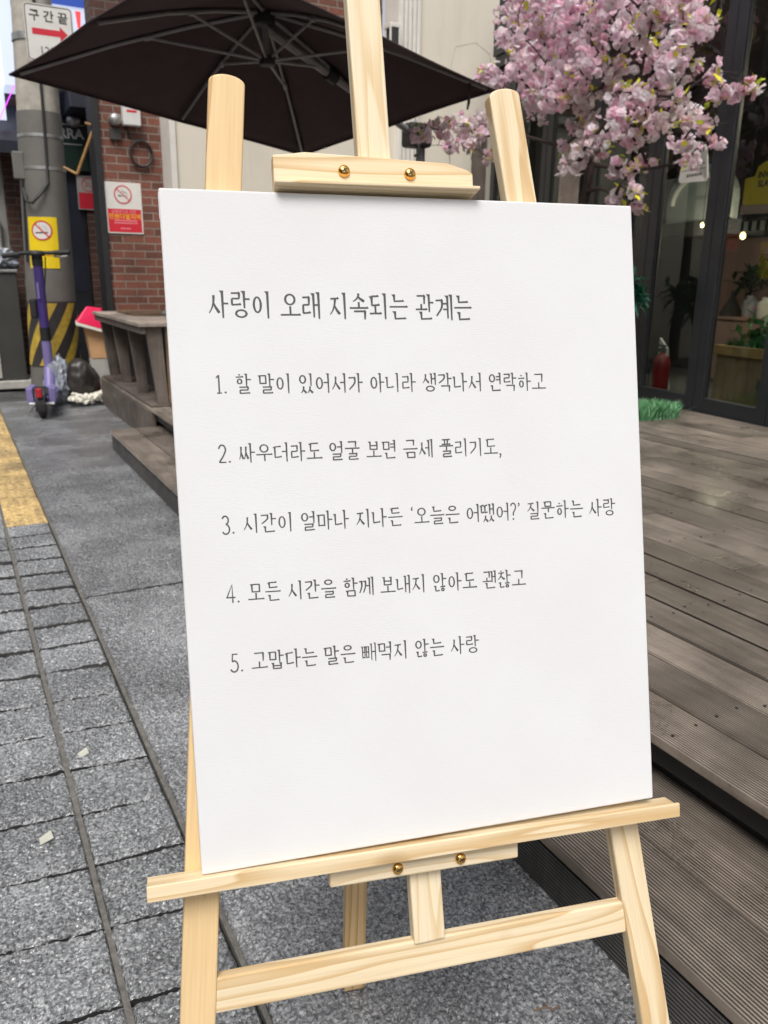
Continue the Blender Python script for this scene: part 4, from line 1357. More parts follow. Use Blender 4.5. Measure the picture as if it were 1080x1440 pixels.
# plates fixed to the pole
ys = thing('pole_sign', 'bright yellow no-smoking sign wrapped round the utility pole behind the scooter', 'sign', tuple(around(1.24, -10, .01)))
mb = MB()
vs = []; fs = []
z0, z1 = 1.245, 1.705
for e in (.0085, .0115):
    for z in (z0, z1):
        for i in range(13): vs.append(around(z, -47 + 72 * i / 12, e))
for b0 in (0, 26):
    for i in range(12): fs.append((b0 + i, b0 + i + 1, b0 + 13 + i + 1, b0 + 13 + i))
mb.add(vs, fs)
mb.build('plate', M['sign_yellow'], ys, smooth=True)
pc = around(1.585, -12, .0125)
nrm = Vector((pc.x - pole_c(1.585).x, pc.y - pole_c(1.585).y, 0)).normalized()
rt = Vector((-nrm.y, nrm.x, 0))
# the disc follows the curved plate
R_ = .088
def curved(mb_pts):
    out = []
    for (u, w, e) in mb_pts:
        out.append(around(1.585 + w, -12 + math.degrees(u / pole_r(1.585)), .0125 + e))
    return out


def cdisc(name, R0, R1, e, mat):
    mb = MB(); n = 36; vs = []; fs = []
    rr = [R0 + (R1 - R0) * k / 3 for k in range(4)]
    for i in range(n):
        a = 2 * math.pi * i / n
        for r in rr: vs.append((r * math.cos(a), r * math.sin(a), e))
    for i in range(n):
        for k in range(3): fs.append((i * 4 + k, i * 4 + k + 1, ((i + 1) % n) * 4 + k + 1, ((i + 1) % n) * 4 + k))
    mb.add(curved(vs), fs); mb.build(name, mat, ys)


cdisc('white_disc', .0, R_ * .98, .001, M['white_sign'])
cdisc('prohibition_ring', R_ * .87, R_, .003, M['sign_red'])


def cbar(name, u0, w0, u1, w1, h, e, mat, extra=None):
    mb = MB()
    segs = [(u0, w0, u1, w1, h)] + (extra or [])
    for (a, b, c, d, hh) in segs:
        t = Vector((c - a, d - b)).normalized(); nn = Vector((-t.y, t.x)) * hh
        n = 6; vs = []
        for i in range(n + 1):
            u, w = a + (c - a) * i / n, b + (d - b) * i / n
            vs += [(u + nn.x, w + nn.y, e), (u - nn.x, w - nn.y, e)]
        mb.add(curved(vs), [(2 * i, 2 * i + 1, 2 * i + 3, 2 * i + 2) for i in range(n)])
    mb.build(name, mat, ys)


cbar('cigarette', -.055, -.022, .05, -.018, .006, .0016, M['sign_black'])
cbar('prohibition_bar', -.058, .060, .060, -.060, .0055, .0036, M['sign_red'])
cbar('smoke', .03, .0, .02, .022, .002, .002, M['grey_wall'], [(.02, .022, -.015, .03, .002), (-.015, .03, -.02, .055, .002), (.045, .0, .035, .035, .002), (.035, .035, 0, .045, .002)])
cbar('red_line', -.09, -.205, .115, -.205, .0035, .001, M['sign_red'], [(-.07, -.225, .10, -.225, .0018)])

rs = thing('road_sign', 'white road sign with red right-pointing arrow clamped to the pole', 'road sign', (1.11, 8.53, 3.0))
RM = frame((1.112, 8.515, 3.235), (1, 0, 0), (0, 0, 1), (0, -1, 0))


def rrect(w, h, r, n=5):
    out = []
    for cx_, cy_, a0 in ((w / 2 - r, h / 2 - r, 0), (-w / 2 + r, h / 2 - r, 90), (-w / 2 + r, -h / 2 + r, 180), (w / 2 - r, -h / 2 + r, 270)):
        for k in range(n + 1):
            a = math.radians(a0 + 90 * k / n); out.append((cx_ + r * math.cos(a), cy_ + r * math.sin(a)))
    return out


W_, H_ = .405, .455
mb = MB(RM); mb.prism(rrect(W_, H_, .035), -.004, 0); mb.build('plate', M['white_sign'], rs)
mb = MB(RM)
o_, i_ = rrect(W_ - .016, H_ - .016, .028), rrect(W_ - .030, H_ - .030, .022)
n = len(o_)
mb.add([(a, b, .0008) for a, b in o_] + [(a, b, .0008) for a, b in i_], [(i, (i + 1) % n, n + (i + 1) % n, n + i) for i in range(n)])
mb.build('border', M['sign_black'], rs)
font_text('lettering', '구 간 끝', M['sign_black'], rs, RM @ Matrix.Translation((0, .130, .0012)), .098, .0008, .0015)
font_text('lettering', '120m', M['sign_black'], rs, RM @ Matrix.Translation((.0, -.140, .0012)), .088, .0008)
mb = MB(RM); mb.prism([(-.145, .035), (.085, .035), (.085, .068), (.15, .010), (.085, -.048), (.085, -.015), (-.145, -.015)], .0004, .0014); mb.build('red_arrow', M['sign_red'], rs)
for zb in (-.215, .11):
    mb = MB(RM); mb.box(-.20, .12, zb, zb + .03, -.03, -.005); mb.build('bracket', M['steel'], rs)

# ------------------------------------------------------------------ electric kick scooter seen from behind
HA = math.radians(11.5)
so_ = Vector((.640, 7.50, 0))
SM = frame(so_, (math.cos(HA), -math.sin(HA), 0), (math.sin(HA), math.cos(HA), 0), (0, 0, 1))
sc = thing('kick_scooter', 'purple electric kick scooter parked in front of the pole, seen from behind', 'scooter', tuple(so_))


def wheel(name, y, r=.125, w=.062):
    mb = MB(SM)
    prof = []
    for k in range(13):
        a = math.pi * k / 12
        prof.append((r - .026 + .026 * math.sin(a), -w / 2 * math.cos(a)))
    mb.lathe([(r - .045, -w / 2)] + prof + [(r - .045, w / 2)], 28, (0, y, r), 'x')
    t = mb.build(name, M['black_rubber'], sc, smooth=True)
    mb = MB(SM); mb.lathe([(.0005, -w * .42), (.04, -w * .42), (r - .046, -w * .3), (r - .046, w * .3), (.04, w * .42), (.0005, w * .42)], 24, (0, y, r), 'x')
    mb.build('hub', M['steel'], t, smooth=True)


wheel('wheel', 0); wheel('wheel', .86)
mb = MB(SM)
mb.hexa([(-.085, .13, .10), (.085, .13, .10), (.085, .70, .10), (-.085, .70, .10), (-.09, .10, .165), (.09, .10, .165), (.085, .72, .175), (-.085, .72, .175)])
mb.build('deck', M['lavender'], sc, bevel=.012, seg=3)
mb = MB(SM); mb.box(-.07, .07, .16, .66, .176, .182); mb.build('deck_mat', M['black_rubber'], sc, bevel=.002)
mb = MB(SM)
mb.hexa([(-.115, .0, .125), (-.06, -.02, .125), (-.05, .17, .125), (-.10, .17, .125), (-.125, .0, .255), (-.065, -.02, .265), (-.05, .17, .27), (-.105, .17, .27)])
mb.hexa([(.06, -.02, .125), (.115, .0, .125), (.10, .17, .125), (.05, .17, .125), (.065, -.02, .265), (.125, .0, .255), (.105, .17, .27), (.05, .17, .27)])
mb.build('side_guard', M['lavender'], sc, bevel=.014, seg=3)
mb = MB(SM)
vs = []; fs = []
for i in range(9):
    a = math.radians(-20 + 140 * i / 8)
    for x_ in (-.04, .04):
        for rr in (.138, .146): vs.append((x_, -rr * math.cos(a), .125 + rr * math.sin(a)))
for i in range(8):
    b_ = i * 4
    fs += [(b_, b_ + 2, b_ + 6, b_ + 4), (b_ + 1, b_ + 5, b_ + 7, b_ + 3), (b_, b_ + 4, b_ + 5, b_ + 1), (b_ + 2, b_ + 3, b_ + 7, b_ + 6)]
fs += [(0, 1, 3, 2), (32, 34, 35, 33)]
mb.add(vs, fs); fen = mb.build('fender', M['black_rubber'], sc, smooth=True)
mb = MB(SM); mb.box(-.026, .026, -.165, -.142, .195, .275); mb.build('tail_light', M['tail_red'], fen, bevel=.010, seg=3)
mb = MB(SM); mb.tube([(-.10, -.01, .125), (.10, -.01, .125)], .014, 8); mb.build('axle', M['steel'], sc)
mb = MB(SM)
for s_ in (-1, 1): mb.tube([(s_ * .05, .86, .125), (s_ * .05, .835, .25), (s_ * .028, .815, .31)], .016, 8)
mb.build('fork', M['black_rubber'], sc, smooth=True)
mb = MB(SM); mb.tube([(0, .70, .15), (0, .76, .27), (0, .80, .34)], [.05, .05, .045], 12); mb.build('neck', M['lavender'], sc, smooth=True)
mb = MB(SM); mb.tube([(0, .81, .30), (0, .790, .60)], .042, 16); mb.build('lower_stem', M['lavender'], sc, smooth=True)
mb = MB(SM); mb.tube([(0, .790, .601), (0, .782, .72)], .046, 16); mb.build('stem_clamp', M['black_rubber'], sc, smooth=True)
mb = MB(SM); mb.tube([(0, .782, .721), (0, .745, 1.27)], .043, 16); st0 = mb.build('stem', M['purple'], sc, smooth=True)
mb = MB(SM); mb.box(-.012, -.006, .70, .722, .98, 1.12); mb.box(-.022, -.014, .70, .715, .98, 1.12); mb.build('stem_decal', M['lavender'], st0)
mb = MB(SM); mb.box(-.105, -.045, .73, .80, .80, .98); mb.build('cup_holder', M['black_rubber'], sc, bevel=.018, seg=3)
mb = MB(SM); mb.tube([(0, .745, 1.2705), (0, .735, 1.36)], .048, 14); mb.lathe([(.07, 1.352), (.075, 1.37), (.06, 1.395), (.0005, 1.40)], 18, (0, .735, 0)); mb.build('head', M['black_rubber'], sc, smooth=True)
mb = MB(SM); mb.tube([(-.27, .70, 1.345), (-.12, .735, 1.372), (0, .74, 1.376), (.12, .735, 1.378), (.27, .70, 1.385)], .017, 10); mb.build('handlebar', M['black_rubber'], sc, smooth=True)
for s_ in (-1, 1):
    mb = MB(SM); zg = 1.345 if s_ < 0 else 1.385; mb.tube([(s_ * .15, .728, (1.372 + zg) / 2), (s_ * .285, .697, zg)], .023, 10); mb.build('grip', M['black_rubber'], sc, smooth=True)
    mb = MB(SM); mb.tube([(s_ * .14, .75, 1.35), (s_ * .20, .78, 1.345), (s_ * .26, .765, zg - .03)], .008, 6); mb.build('brake_lever', M['steel'], sc, smooth=True)
mb = MB(SM); mb.tube([(0.07, .75, 1.34), (.05, .84, 1.22), (.02, .84, 1.0), (.0, .86, .45)], .006, 6); mb.build('brake_cable', M['cable'], sc, smooth=True)
mb = MB(SM); mb.tube([(-.07, .30, .11), (-.15, .34, .004)], .010, 6); mb.build('kickstand', M['steel'], sc, smooth=True)

# ------------------------------------------------------------------ rubbish heap between the pole and the deck
mb = MB(); mb.blob((1.085, 8.30, .20), (.175, .17, .225), 5, .16, 1.1, 3, flat=.002)
tag(mb.build('rubbish_bag', M['bag_black'], smooth=True), 'bulging black rubbish bag on the pavement right of the scooter', 'rubbish bag')
mb = MB(); mb.blob((.875, 8.30, .20), (.12, .13, .21), 5, .4, 2.3, 11, flat=.002)
tag(mb.build('rubbish_bag', M['bag_clear'], smooth=True), 'crumpled translucent bluish rubbish bag between scooter and black bag', 'rubbish bag')
mb = MB()
rr_ = random.Random(8)
for k in range(70):
    a = k / 70
    mb.blob((.955 + .28 * a + rr_.uniform(-.015, .015), 8.12 + rr_.uniform(-.03, .05) - .06 * math.sin(a * 3.1), .05 + rr_.uniform(-.02, .04) + .05 * abs(a - .5) ** 1.2), (.028, .028, .026), 1, .4, 2, k)
tag(mb.build('foam_garland', M['foam'], smooth=True), 'heap of knobbly cream packing foam below the black bag', 'packing foam')
mb = MB(); mb.box(.94, 1.225, 8.04, 8.22, .001, .022); tag(mb.build('flat_tray', M['black_rubber'], bevel=.004), 'flat black tray under the cream packing foam', 'tray')
bx = thing('carton', 'peach coloured carton with red open top by the counter end', 'box', (1.26, 8.28, 0))
mb = MB(); mb.hexa([(1.185, 8.24, .42), (1.36, 8.24, .42), (1.36, 8.38, .42), (1.185, 8.38, .42), (1.15, 8.24, .72), (1.37, 8.24, .72), (1.37, 8.38, .72), (1.15, 8.38, .72)]); mb.build('carton_side', M['cardboard'], bx, bevel=.004)
mb = MB(); mb.box(1.18, 1.36, 8.245, 8.38, .22, .4185); mb.build('carton_base', M['stone_base'], bx, bevel=.004)
mb = MB(); mb.box(1.18, 1.36, 8.243, 8.38, .001, .2185); mb.build('lower_carton', M['white_sign'], bx, bevel=.004)
mb = MB(); mb.prism([(1.25, .20), (1.30, .20), (1.285, .06), (1.27, .06)], 0, .004, lambda u, w, e: (u, 8.242 - e, w)); mb.build('red_patch', M['crimson'], bx)
hd = thing('red_cover', 'crimson peaked cover with a pale underside resting on the carton', 'cover', (1.22, 8.27, .72))
mb = MB(); mb.hexa([(1.07, 8.18, .765), (1.33, 8.18, .685), (1.37, 8.40, .71), (1.09, 8.40, .775), (1.175, 8.24, .905), (1.31, 8.24, .885), (1.34, 8.36, .885), (1.20, 8.36, .905)]); mb.build('shell', M['crimson'], hd, bevel=.008)
mb = MB(); mb.hexa([(1.06, 8.175, .738), (1.33, 8.175, .656), (1.37, 8.40, .682), (1.085, 8.40, .748), (1.07, 8.178, .7635), (1.33, 8.178, .6835), (1.37, 8.40, .7085), (1.09, 8.40, .7735)]); mb.build('rim', M['foam'], hd, bevel=.004)

# litter
for (x_, y_, s_, lb) in ((.178, 1.985, .016, 'small white paper scrap on the stone paving nearer the tactile strip'), (.056, 1.675, .018, 'folded cream paper scrap on the stone paving near the easel leg')):
    mb = MB(frame((x_, y_, .003), (.9, .43, 0), (-.43, .9, 0), (0, 0, 1)))
    mb.hexa([(-s_, -s_ * .5, 0), (s_ * .7, -s_ * .6, 0), (s_, s_ * .5, 0), (-s_ * .5, s_ * .6, 0), (-s_, -s_ * .5, .0015), (s_ * .7, -s_ * .6, .002), (s_, s_ * .5, .009), (-s_ * .5, s_ * .6, .003)])
    tag(mb.build('paper_scrap', M['litter']), lb, 'litter')
mb = MB(); mb.tube([(.745, .835, .003), (.765, .83, .006), (.775, .822, .004), (.79, .822, .003)], .0016, 5); mb.tube([(.768, .829, .005), (.772, .838, .006)], .001, 4)
tag(mb.build('twig', M['brown_board']), 'dry curled twig on the dark pavement below the easel', 'twig')

# ------------------------------------------------------------------ square cantilever parasol
PU = Vector((2.268, 6.183, 2.556))
CORN = [Vector(q) for q in ((.583, 6.667, 2.514), (3.169, 7.687, 2.305), (3.952, 5.700, 2.599), (1.366, 4.680, 2.807))]


def rim(k):                    # k 0..7: even ones are the corners, odd ones the middles of the sides
    k %= 8
    return CORN[k // 2] if k % 2 == 0 else (CORN[k // 2] + CORN[(k // 2 + 1) % 4]) / 2


APEX = Vector((PU.x, PU.y, PU.z + .47))


def canopy_pt(k0, t, f):       # panel k0..k0+1, t across, f from apex 0 to rim 1
    a, b = rim(k0), rim((k0 + 1) % 8)
    e = a.lerp(b, t)
    sag = .016 * math.sin(math.pi * t)
    c = Vector((PU.x, PU.y, e.z))
    e = e.lerp(c, sag)
    p = APEX.lerp(e, f)
    p.z += -.05 * math.sin(math.pi * f) * math.sin(math.pi * t) * f + .035 * math.sin(math.pi * f)
    return p


um = thing('cantilever_parasol', 'dark brown cantilever parasol spread over the deck in front of the brick wall', 'parasol', (3.98, 6.88, DZ))
mb = MB()
for k in range(8):
    vs = []; fs = []
    nt_, nf_ = 10, 12
    for j in range(nf_ + 1):
        for i in range(nt_ + 1): vs.append(canopy_pt(k, i / nt_, max(.012, j / nf_)))
    for j in range(nf_):
        for i in range(nt_): fs.append((j * 11 + i, j * 11 + i + 1, j * 11 + i + 12, j * 11 + i + 11))
    mb.add(vs, fs)
cn = mb.build('canopy', M['canopy'], um, solid=.003, smooth=True)
mb = MB()                       # hem along the rim
for k in range(8):
    pts = [canopy_pt(k, i / 10, 1.0) - Vector((0, 0, .006)) for i in range(11)]
    mb.tube(pts, .0065, 6)
mb.build('hem', M['canopy'], cn, smooth=True)
HUB = APEX - Vector((0, 0, .07)); RUN = Vector((PU.x + .004, PU.y - .02, PU.z + .135))
for k in range(8):
    def rp(f): return canopy_pt(k, 0, f) - Vector((0, 0, .022))
    mb = MB(); mb.tube([rp(.03), rp(.3), rp(.6), rp(.96)], .0125, 6)
    r_ = mb.build('rib', M['umbrella_metal'], um, smooth=True)
    mb = MB(); mb.tube([RUN, rp(.46) - Vector((0, 0, .012))], .0105, 6); mb.tube([rp(.44) - Vector((0, 0, .008)), rp(.48) - Vector((0, 0, .008))], .019, 8)
    mb.build('strut', M['umbrella_metal'], r_, smooth=True)
mb = MB(); mb.tube([HUB + Vector((0, 0, .05)), HUB - Vector((0, 0, .03))], .075, 16); mb.build('hub', M['black_rubber'], um, smooth=True, bevel=.008)
mb = MB(); mb.tube([HUB, RUN], .024, 12); mb.build('hub_pole', M['umbrella_metal'], um, smooth=True)
mb = MB(); mb.tube([RUN + Vector((0, 0, .03)), RUN - Vector((0, 0, .03))], .058, 16); mb.build('runner', M['black_rubber'], um, bevel=.008, smooth=True)
MAST = Vector((3.98, 6.88, 0))
a0 = HUB - Vector((0, 0, .05)); a1 = Vector((3.86, 6.84, 2.44))
mb = MB(); mb.tube([a0, a0.lerp(a1, .5), a1], .030, 10); arm = mb.build('arm', M['umbrella_metal'], um, smooth=True)
jn = a0.lerp(a1, .40); dv = (a1 - a0).normalized()
mb = MB(); mb.tube([jn - dv * .05, jn + dv * .05], .052, 12); mb.build('arm_joint', M['black_rubber'], arm, smooth=True, bevel=.006)
mb = MB(); mb.tube([(MAST.x, MAST.y, DZ + .06), (MAST.x, MAST.y, 2.52)], .042, 14); mb.build('mast', M['umbrella_metal'], um, smooth=True)
mb = MB(); mb.box(3.80, 4.03, 6.75, 6.93, 2.32, 2.52); cx_ = mb.build('crank_box', M['black_rubber'], um, bevel=.03, seg=3)
mb = MB(); mb.tube([(3.86, 6.75, 2.41), (3.84, 6.66, 2.40), (3.83, 6.65, 2.25), (3.78, 6.63, 2.22)], .011, 8); mb.build('crank_handle', M['black_rubber'], cx_, smooth=True)
mb = MB(); mb.box(3.68, 4.28, 6.58, 7.18, DZ + .002, DZ + .06); mb.build('base', M['cabinet'], um, bevel=.01)
e_ = rim(4).lerp(APEX, .12)
mb = MB(); mb.tube([e_ - Vector((0, 0, .02)), e_ - Vector((.0, .0, .15)), e_ - Vector((.01, 0, .20))], [.014, .012, .008], 6); mb.build('tie_strap', M['canopy'], cn, smooth=True)

# ------------------------------------------------------------------ black steel and glass shop front
sf = thing('shop_building', 'black steel framed glass shop front facing the timber deck', 'shop front', tuple(F3(1.0, 0, DZ)))
ZT = 3.35


def fbox(mb, s0, s1, o0, o1, z0, z1): mb.box(s0, s1, o0, o1, z0, z1)


def leaf(s0, s1, z0=DZ + .004, z1=ZT, st=.085, rail=.105, nm='glazed_leaf'):
    mb = MB(FM)
    mb.box(s0, s0 + st, -.03, .03, z0, z1); mb.box(s1 - st, s1, -.03, .03, z0, z1)
    mb.box(s0 + st + .0005, s1 - st - .0005, -.028, .028, z0, z0 + rail); mb.box(s0 + st + .0005, s1 - st - .0005, -.028, .028, z1 - rail, z1)
    o = mb.build(nm, M['frame_black'], sf, bevel=.004)
    mb = MB(FM); mb.box(s0 + st - .002, s1 - st + .002, -.004, .004, z0 + rail - .002, z1 - rail + .002)
    mb.build('pane', M['glass'], o)
    mb = MB(FM)
    for a, b in ((s0 + st, s0 + st + .012), (s1 - st - .012, s1 - st)):
        mb.box(a, b, .0045, .015, z0 + rail, z1 - rail)
    mb.build('gasket', M['black_rubber'], o)
    return o


leaf(.252, .945); leaf(-.44, .246)
leaf(.951, 1.78); leaf(1.786, 2.50); leaf(2.506, 3.22); leaf(3.226, 3.58)
leaf(-1.14, -.446); leaf(-1.84, -1.146); leaf(-3.2, -1.846)
mb = MB(FM); mb.box(-3.2, 3.6, -.06, .05, ZT + .002, ZT + .30); mb.build('header', M['frame_black'], sf, bevel=.005)
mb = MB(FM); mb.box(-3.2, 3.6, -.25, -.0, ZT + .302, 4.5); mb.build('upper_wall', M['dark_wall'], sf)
mb = MB(FM); mb.box(-3.2, 3.6, -.05, .045, DZ - .02, DZ + .0035); mb.build('sill', M['black_steel'], sf)
mb = MB(FM)
for z in (1.25,):
    mb.tube([(.335, .034, z - .2), (.335, .07, z - .2), (.335, .07, z + .35), (.335, .034, z + .35)], .012, 8)
# interior shell
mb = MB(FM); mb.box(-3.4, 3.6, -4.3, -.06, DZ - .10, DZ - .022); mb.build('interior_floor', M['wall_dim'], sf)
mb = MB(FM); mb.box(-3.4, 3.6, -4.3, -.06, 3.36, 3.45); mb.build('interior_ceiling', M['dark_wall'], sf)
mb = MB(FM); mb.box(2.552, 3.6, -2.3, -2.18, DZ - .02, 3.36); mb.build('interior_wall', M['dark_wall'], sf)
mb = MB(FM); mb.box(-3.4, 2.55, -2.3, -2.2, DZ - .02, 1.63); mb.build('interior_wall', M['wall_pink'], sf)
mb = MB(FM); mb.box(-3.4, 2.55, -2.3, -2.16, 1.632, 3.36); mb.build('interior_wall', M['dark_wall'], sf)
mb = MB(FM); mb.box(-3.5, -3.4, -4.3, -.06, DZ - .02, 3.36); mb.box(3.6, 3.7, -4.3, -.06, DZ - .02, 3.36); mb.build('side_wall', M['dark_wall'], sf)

# post on the deck by the glass
pp = MB(FM); pp.box(1.90, 2.13, .05, .11, DZ + .002, 2.36)
tag(pp.build('timber_post', M['deck_plain'], bevel=.004), 'weathered grey timber post standing behind the pink blossom', 'post')
pp = MB(FM); pp.box(3.20, 3.34, .28, .38, DZ + .002, 2.75)
tag(pp.build('timber_post', M['grey_paint_wood'], bevel=.004), 'dark grey post beside the right easel leg at the cream wall corner', 'post')

# things seen through the glass; the arch stands in for a reflection
arc = thing('arch_reflection', 'made-up pale arched panel in place of an arch mirrored in the glass below the blossom', 'panel', tuple(F3(1.55, -1.2, 1.7)))  # solid panel added in place of the reflected arch
mb = MB(FM)
prof = [(.0, 1.72), (.86, 1.72), (.86, 1.91)] + [(.43 + .43 * math.cos(math.pi * k / 14), 1.91 + .30 * math.sin(math.pi * k / 14)) for k in range(15)]
mb.prism([(1.32 + u, w) for u, w in prof], -1.20, -1.14, lambda u, w, e: (u, e, w)); mb.build('board', M['arch_white'], arc, bevel=.004)
mb = MB(FM)
pts = [(1.75 + .34 * math.cos(math.pi * k / 16), -1.125, 1.88 + .24 * math.sin(math.pi * k / 16)) for k in range(17)]
mb.tube(pts, .022, 8); mb.build('moulding', M['plastic_white'], arc, smooth=True)
mb = MB(FM); mb.box(1.30, 2.2, -1.5, -1.1, 1.60, 1.718); mb.build('shelf', M['dark_wall'], arc)

fe = thing('fire_extinguisher', 'red fire extinguisher standing behind the glass door', 'extinguisher', tuple(F3(1.02, -.30, DZ)))
mb = MB(FM)
mb.lathe([(.062, DZ + .0), (.07, DZ + .012), (.07, DZ + .26), (.064, DZ + .30), (.045, DZ + .33), (.024, DZ + .345), (.02, DZ + .36), (.0005, DZ + .361)], 24, (1.02, -.30, 0)); mb.build('cylinder', M['ext_red'], fe, smooth=True)
mb = MB(FM); mb.lathe([(.028, DZ + .361), (.028, DZ + .385), (.012, DZ + .40), (.0005, DZ + .401)], 14, (1.02, -.30, 0)); mb.box(.99, 1.09, -.31, -.29, DZ + .402, DZ + .418); mb.box(1.0, 1.10, -.308, -.292, DZ + .372, DZ + .385); mb.build('valve', M['black_rubber'], fe, smooth=True)
mb = MB(FM); mb.tube([(1.02, -.27, DZ + .37), (1.10, -.25, DZ + .35), (1.115, -.25, DZ + .2), (1.10, -.25, DZ + .06)], .010, 8); mb.build('hose', M['black_rubber'], fe, smooth=True)
mb = MB(FM); mb.hexa([(1.12, -.5, DZ), (1.30, -.5, DZ), (1.30, -.48, DZ), (1.12, -.48, DZ), (1.12, -.44, DZ + .38), (1.22, -.44, DZ + .46), (1.22, -.42, DZ + .46), (1.12, -.42, DZ + .38)])
tag(mb.build('white_sheet', M['plastic_white']), 'pale folded sheet leaning behind the red fire extinguisher', 'sheet')

cr = thing('planter_crate', 'slatted brown wooden crate with a green turf top behind the right pane', 'planter', tuple(F3(.15, -.65, DZ)))
for k in range(8):
    mb = MB(FM); mb.box(-.34 + k * .105, -.34 + k * .105 + .10, -.40, -.38, DZ + .002, DZ + .385); mb.build('slat', M['wood_crate'], cr, bevel=.003)
mb = MB(FM); mb.box(.485, .503, -.98, -.405, DZ + .002, DZ + .384); mb.box(-.36, -.342, -.98, -.405, DZ + .002, DZ + .384); mb.build('side_board', M['wood_crate'], cr, bevel=.002)
mb = MB(FM); mb.box(-.38, .52, -.405, -.365, DZ + .3855, DZ + .46); mb.box(.482, .52, -1.0, -.406, DZ + .3855, DZ + .46); mb.build('rim', M['wood_rim'], cr, bevel=.004)


def foliage(mb, spots, n, L, wd, cols, rng, droop=.4, up=.3, M_=None):
    """n narrow folded leaves around each spot"""
    for (c, r) in spots:
        for _ in range(n):
            d = Vector((rng.gauss(0, 1), rng.gauss(0, 1), rng.gauss(up, .8))).normalized()
            p = Vector(c) + Vector((rng.uniform(-r, r), rng.uniform(-r, r), rng.uniform(-r, r) * .7))
            l = L * rng.uniform(.6, 1.25); w = wd * rng.uniform(.7, 1.2)
            side = d.cross(Vector((rng.uniform(-.4, .4), rng.uniform(-.4, .4), 1))).normalized()
            a = p; b = p + d * l * .5 + Vector((0, 0, .03 * l)); e = p + d * l - Vector((0, 0, droop * l * .35))
            nrm = d.cross(side).normalized() * w * .25
            col = rng.choice(cols); k = rng.uniform(.75, 1.2)
            mb.tint = tuple(min(1, x * k) for x in col)
            mb.add([a, b + side * w, e, b - side * w, b + nrm], [(0, 1, 4), (1, 2, 4), (0, 4, 3), (4, 2, 3)])
    mb.tint = None


def turf(mb, x0, x1, y0, y1, z, n, h, cols, rng, M_, edge=.0):
    for _ in range(n):
        x = rng.uniform(x0, x1); y = rng.uniform(y0, y1)
        if edge:
            qx = abs((x - (x0 + x1) / 2) / (x1 - x0) * 2); qy = abs((y - (y0 + y1) / 2) / (y1 - y0) * 2)
            if qx ** 3 + qy ** 3 > rng.uniform(.55, 1.05): continue
        hh = h * rng.uniform(.45, 1.15); a = rng.uniform(0, 6.28); w = .0035 + .003 * rng.random()
        bx, by = rng.gauss(0, .38) * hh, rng.gauss(0, .38) * hh
        ux, uy = math.cos(a) * w, math.sin(a) * w
        col = rng.choice(cols); k = rng.uniform(.7, 1.25); mb.tint = tuple(min(1, q * k) for q in col)
        mb.add([(x - ux, y - uy, z), (x + ux, y + uy, z), (x + bx * .5 + ux * .7, y + by * .5 + uy * .7, z + hh * .6), (x + bx * .5 - ux * .7, y + by * .5 - uy * .7, z + hh * .6), (x + bx, y + by, z + hh)],
               [(0, 1, 2, 3), (3, 2, 4)])
    mb.tint = None


GRN = [(.02, .10, .03), (.03, .15, .05), (.015, .07, .03), (.05, .18, .06)]
rng = random.Random(21)
mb = MB(FM); mb.box(-.34, .482, -.98, -.406, DZ + .36, DZ + .44); mb.build('soil', M['bark'], cr)
mb = MB(FM); turf(mb, -.34, .48, -.97, -.41, DZ + .44, 2600, .075, GRN, rng, FM); tf = mb.build('turf_top', M['leaf'], cr)
tag(tf, kind='stuff')
pr_ = thing('potted_plant', 'broad leaved green plant standing behind the planter crate', 'plant', tuple(F3(.9, -1.25, DZ)))
mb = MB(FM); foliage(mb, [((1.05, -1.3, DZ + .50), .13), ((.9, -1.3, DZ + .46), .16), ((.7, -1.25, DZ + .5), .16)], 26, .22, .04, GRN, rng); mb.build('leaves', M['leaf'], pr_)
mb = MB(FM); mb.lathe([(.10, DZ), (.13, DZ + .30), (.14, DZ + .31), (.13, DZ + .32), (.0005, DZ + .31)], 20, (.9, -1.25, 0)); mb.build('pot', M['cabinet'], pr_, smooth=True)
p2 = thing('potted_plant', 'low green plant at the foot of the right pane edge', 'plant', tuple(F3(-.32, -.25, DZ)))
mb = MB(FM); foliage(mb, [((-.25, -.22, DZ + .12), .07), ((-.29, -.24, DZ + .2), .07)], 30, .16, .02, [(.03, .14, .06), (.05, .20, .10), (.02, .09, .04)], rng); mb.build('leaves', M['leaf'], p2)
mb = MB(FM); mb.lathe([(.06, DZ), (.075, DZ + .08), (.0005, DZ + .08)], 16, (-.28, -.25, 0)); mb.build('pot', M['black_rubber'], p2, smooth=True)
sh = thing('display_shelf', 'dim reddish shelf with jars seen through the right pane', 'shelf', tuple(F3(.6, -1.7, .6)))
mb = MB(FM); mb.box(-.8, 2.0, -2.195, -1.6, .85, .875); mb.build('board', M['wall_pink'], sh, bevel=.003)
mb = MB(FM); mb.box(-.8, 1.98, -1.64, -1.62, DZ, .8495); mb.build('front_panel', M['wall_pink'], sh)
for (s_, r_, h_, mm, lb) in ((1.86, .055, .16, 'dark_wall', 'small dark conical vase at the left end of the shelf'), (1.62, .075, .20, 'bag_clear', 'pale glass jar on the shelf behind the right pane'), (1.42, .085, .19, 'plastic_white', 'pale round jar at the right of the shelf')):
    mb = MB(FM)
    z_ = .8755
    if r_ == .055: mb.lathe([(.11, z_), (.10, z_ + .04), (.02, z_ + .19), (.015, z_ + .24), (.0005, z_ + .24)], 18, (s_, -1.78, 0))
    else: mb.lathe([(r_ * .9, z_), (r_, z_ + .03), (r_, z_ + h_ * .7), (r_ * .6, z_ + h_ * .85), (r_ * .6, z_ + h_), (.0005, z_ + h_)], 18, (s_, -1.78, 0))
    tag(mb.build('jar', M[mm], smooth=True), lb, 'jar')
